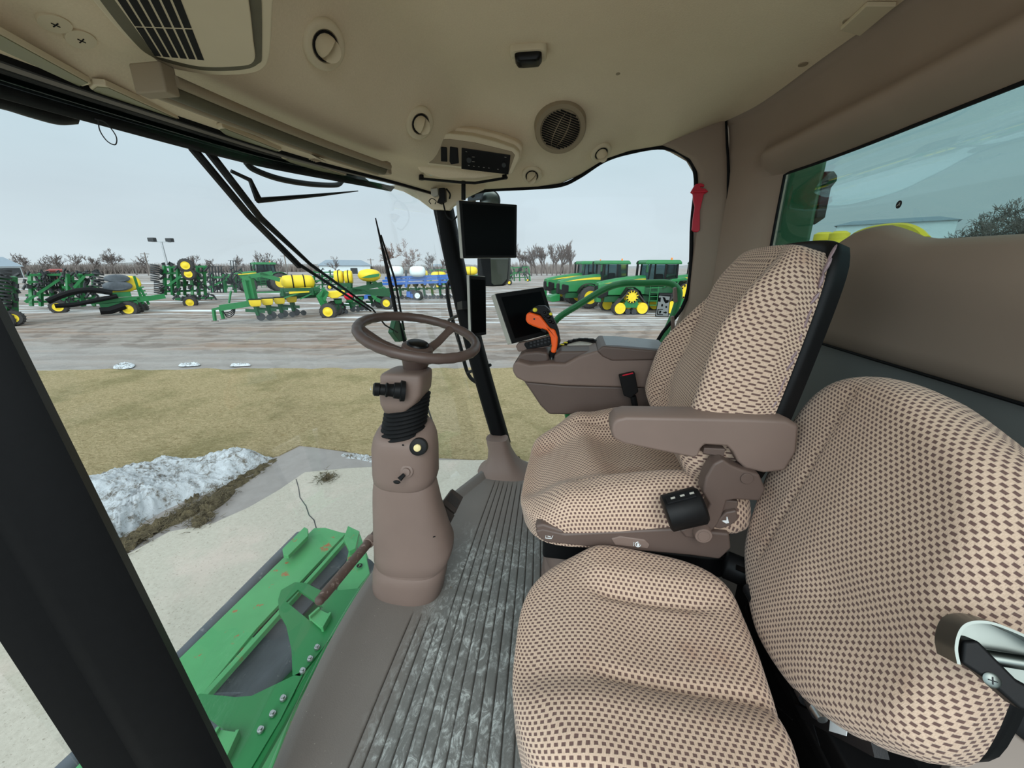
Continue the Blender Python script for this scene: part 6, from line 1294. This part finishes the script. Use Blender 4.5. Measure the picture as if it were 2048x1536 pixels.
# ---- bare trees ----
def tree(lab, x, yb, yt_, seed, mat='bark', spread=1.0, dens=5, grp=None, name='bare_tree'):
    f = EF(x, yb); R = random.Random(seed); H = f(x, yt_).z; t_ = thing(name, lab, 'tree', tuple(f.g), grp); mb = MB(); mt_ = MB()
    def grow(p, d, L, r, lv, m):
        n = 3; pts = [p]; 
        for i in range(n): d = (d+V((R.uniform(-.22, .22), R.uniform(-.22, .22), .06))).normalized(); p = p+d*L/n; pts.append(p)
        r = max(r, min(.05, .00038*f.D)); m.tube(pts, [r, r*.85, r*.7, r*.5], 4 if lv < 3 else 3, caps=False)
        if lv >= dens: return
        k = R.choice((3, 4)) if lv < 2 else R.choice((2, 3, 3))
        for j in range(k):
            a = R.uniform(0, 2*PI); u, w = basis(d); tl = R.uniform(.35, .85)*spread; nd = (d+(u*math.cos(a)+w*math.sin(a))*tl).normalized(); q = pts[R.choice((1, 2, 3)) if lv > 0 else R.choice((2, 3))]
            grow(q, nd, L*R.uniform(.62, .85), r*.58, lv+1, mt_)
    grow(V(f.g), V((0, 0, 1)), H*.36, max(.16, H*.024), 0, mb)
    mb.build('trunk', mat, t_, fixn=False); mt_.build('branches', mat, t_, fixn=False)
TR = [(232, 551, 499, 1, 'bark', 1.1, 6, 'wide bare tree behind the air cart, left part of the yard'), (188, 551, 511, 2, 'bark', 1, 5, 'bare tree just left of the wide one behind the air cart'), (158, 551, 508, 3, 'bark', 1, 5, 'bare tree above the green row cultivator'), (130, 551, 506, 4, 'bark', 1.1, 5, 'bare tree over the low red shed'), (80, 552, 508, 5, 'bark', 1.1, 5, 'bare tree right of the pale roofed barn'), (48, 552, 507, 6, 'bark', 1, 5, 'bare tree at the right end of the pale barn roof'),
 (298, 551, 500, 7, 'bark', 1, 5, 'bare tree around the utility pole left of the light pole'), (395, 550, 509, 8, 'bark', 1, 5, 'bare tree right of the tall light pole'), (432, 550, 514, 9, 'bark', 1, 5, 'small bare tree above the dark harrow'), (478, 550, 511, 10, 'bark', 1, 5, 'bare tree above the tall folded harrow section'), (528, 550, 509, 11, 'bark', 1.1, 6, 'bare tree between the harrows and the wiper arm'), (560, 550, 514, 12, 'bark', 1, 5, 'small bare tree at the wiper arms'), (672, 549, 511, 13, 'bark', 1, 5, 'thin bare tree in front of the white shed'),
 (782, 550, 490, 14, 'bark_red', 1, 6, 'bare tree left of the brown leafy tree by the upright wiper'), (823, 550, 482, 15, 'bark_red', 1.1, 6, 'brown twiggy tree right of the upright wiper blade'), (862, 549, 507, 16, 'bark', 1, 5, 'small bare tree left of the right front post'), (884, 549, 512, 17, 'bark', .9, 5, 'smallest bare tree close to the right front post')]
for x, yb, yt_, sd, m_, sp_, dn, lab in TR: tree(lab, x, yb, yt_, sd, m_, sp_, dn, 'bare trees along the horizon')
RT = random.Random(77)
for k, x in enumerate((1042, 1052, 1063, 1074, 1083, 1094, 1104, 1113, 1121, 1130, 1139, 1147)):
    y = (497, 500, 492, 486, 492, 495, 498, 494, 490, 494, 492, 484)[k]
    tree('slim bare tree in the grove right of the mirror, '+('leftmost', 'second from the left', 'third from the left', 'crooked fourth one', 'fifth from the left', 'sixth from the left', 'sixth from the right', 'fifth from the right', 'fourth from the right', 'third from the right', 'second from the right', 'rightmost and tallest')[k], x, 551, y, 40+k, 'bark', .45 if k != 3 else .9, 5, 'grove of slim bare trees right of the mirror')
def brush(lab, segs, seed, grp='brush along the horizon'):
    R = random.Random(seed); mb = MB()
    for x0, x1, yb, h in segs:
        f = EF((x0+x1)/2, yb)
        for k in range(int((x1-x0)*5)):
            x = R.uniform(x0, x1); p = f(x, yb+R.uniform(-.5, .5), R.uniform(0, 8)); p.z = 0; hh = h*R.uniform(.4, 1)
            for j in range(3): q = p+V((R.uniform(-.6, .6), R.uniform(-.6, .6), hh*R.uniform(.6, 1))); mb.tube([p, (p+q)/2+V((R.uniform(-.3, .3), 0, 0)), q], [.09, .07, .03], 3, caps=False)
    o = mb.build('brush', 'brush_twigs', fixn=False); tag(o, lab, 'bushes', None, 'stuff')
brush('low reddish brush along the far edge of the yard, left half', [(-40, 640, 547, 4.2)], 5)
brush('low reddish brush behind the planters, middle', [(740, 960, 547, 3.6)], 6)
brush('low brush at the foot of the slim grove', [(1015, 1165, 547.5, 4.6)], 7)
f0, f1 = at(-600, 541, Z=0), at(2600, 541, Z=0)
tree('bare tree seen through the rear window, right side', 1985, 580, 392, 61, 'bark', 1.3, 7, 'trees behind the rear window'); tree('bare tree beside the long building, seen through the rear window', 1910, 580, 432, 62, 'bark', 1.3, 7, 'trees behind the rear window'); tree('bare tree seen through the rear window at its far right edge', 2040, 580, 378, 63, 'bark', 1.3, 7, 'trees behind the rear window')
mb = MB(); rows = []
for i in range(60):
    a = math.radians(-75+150*i/59); R_ = 420; rows.append([V((R_*math.sin(a), R_*math.cos(a), 0)), V((R_*math.sin(a), R_*math.cos(a), 3.2+1.2*math.sin(i*.9)+.8*math.sin(i*2.3))), V(((R_+40)*math.sin(a), (R_+40)*math.cos(a), 1))])
simple('far_woods', (150, 150, 150), .95, var=.15, nscale=.3, bump=0)
mb.grid(rows); tag(mb.build('distant_treeline', 'far_woods', fixn=False), 'hazy low treeline along the whole horizon', 'treeline', None, 'stuff')
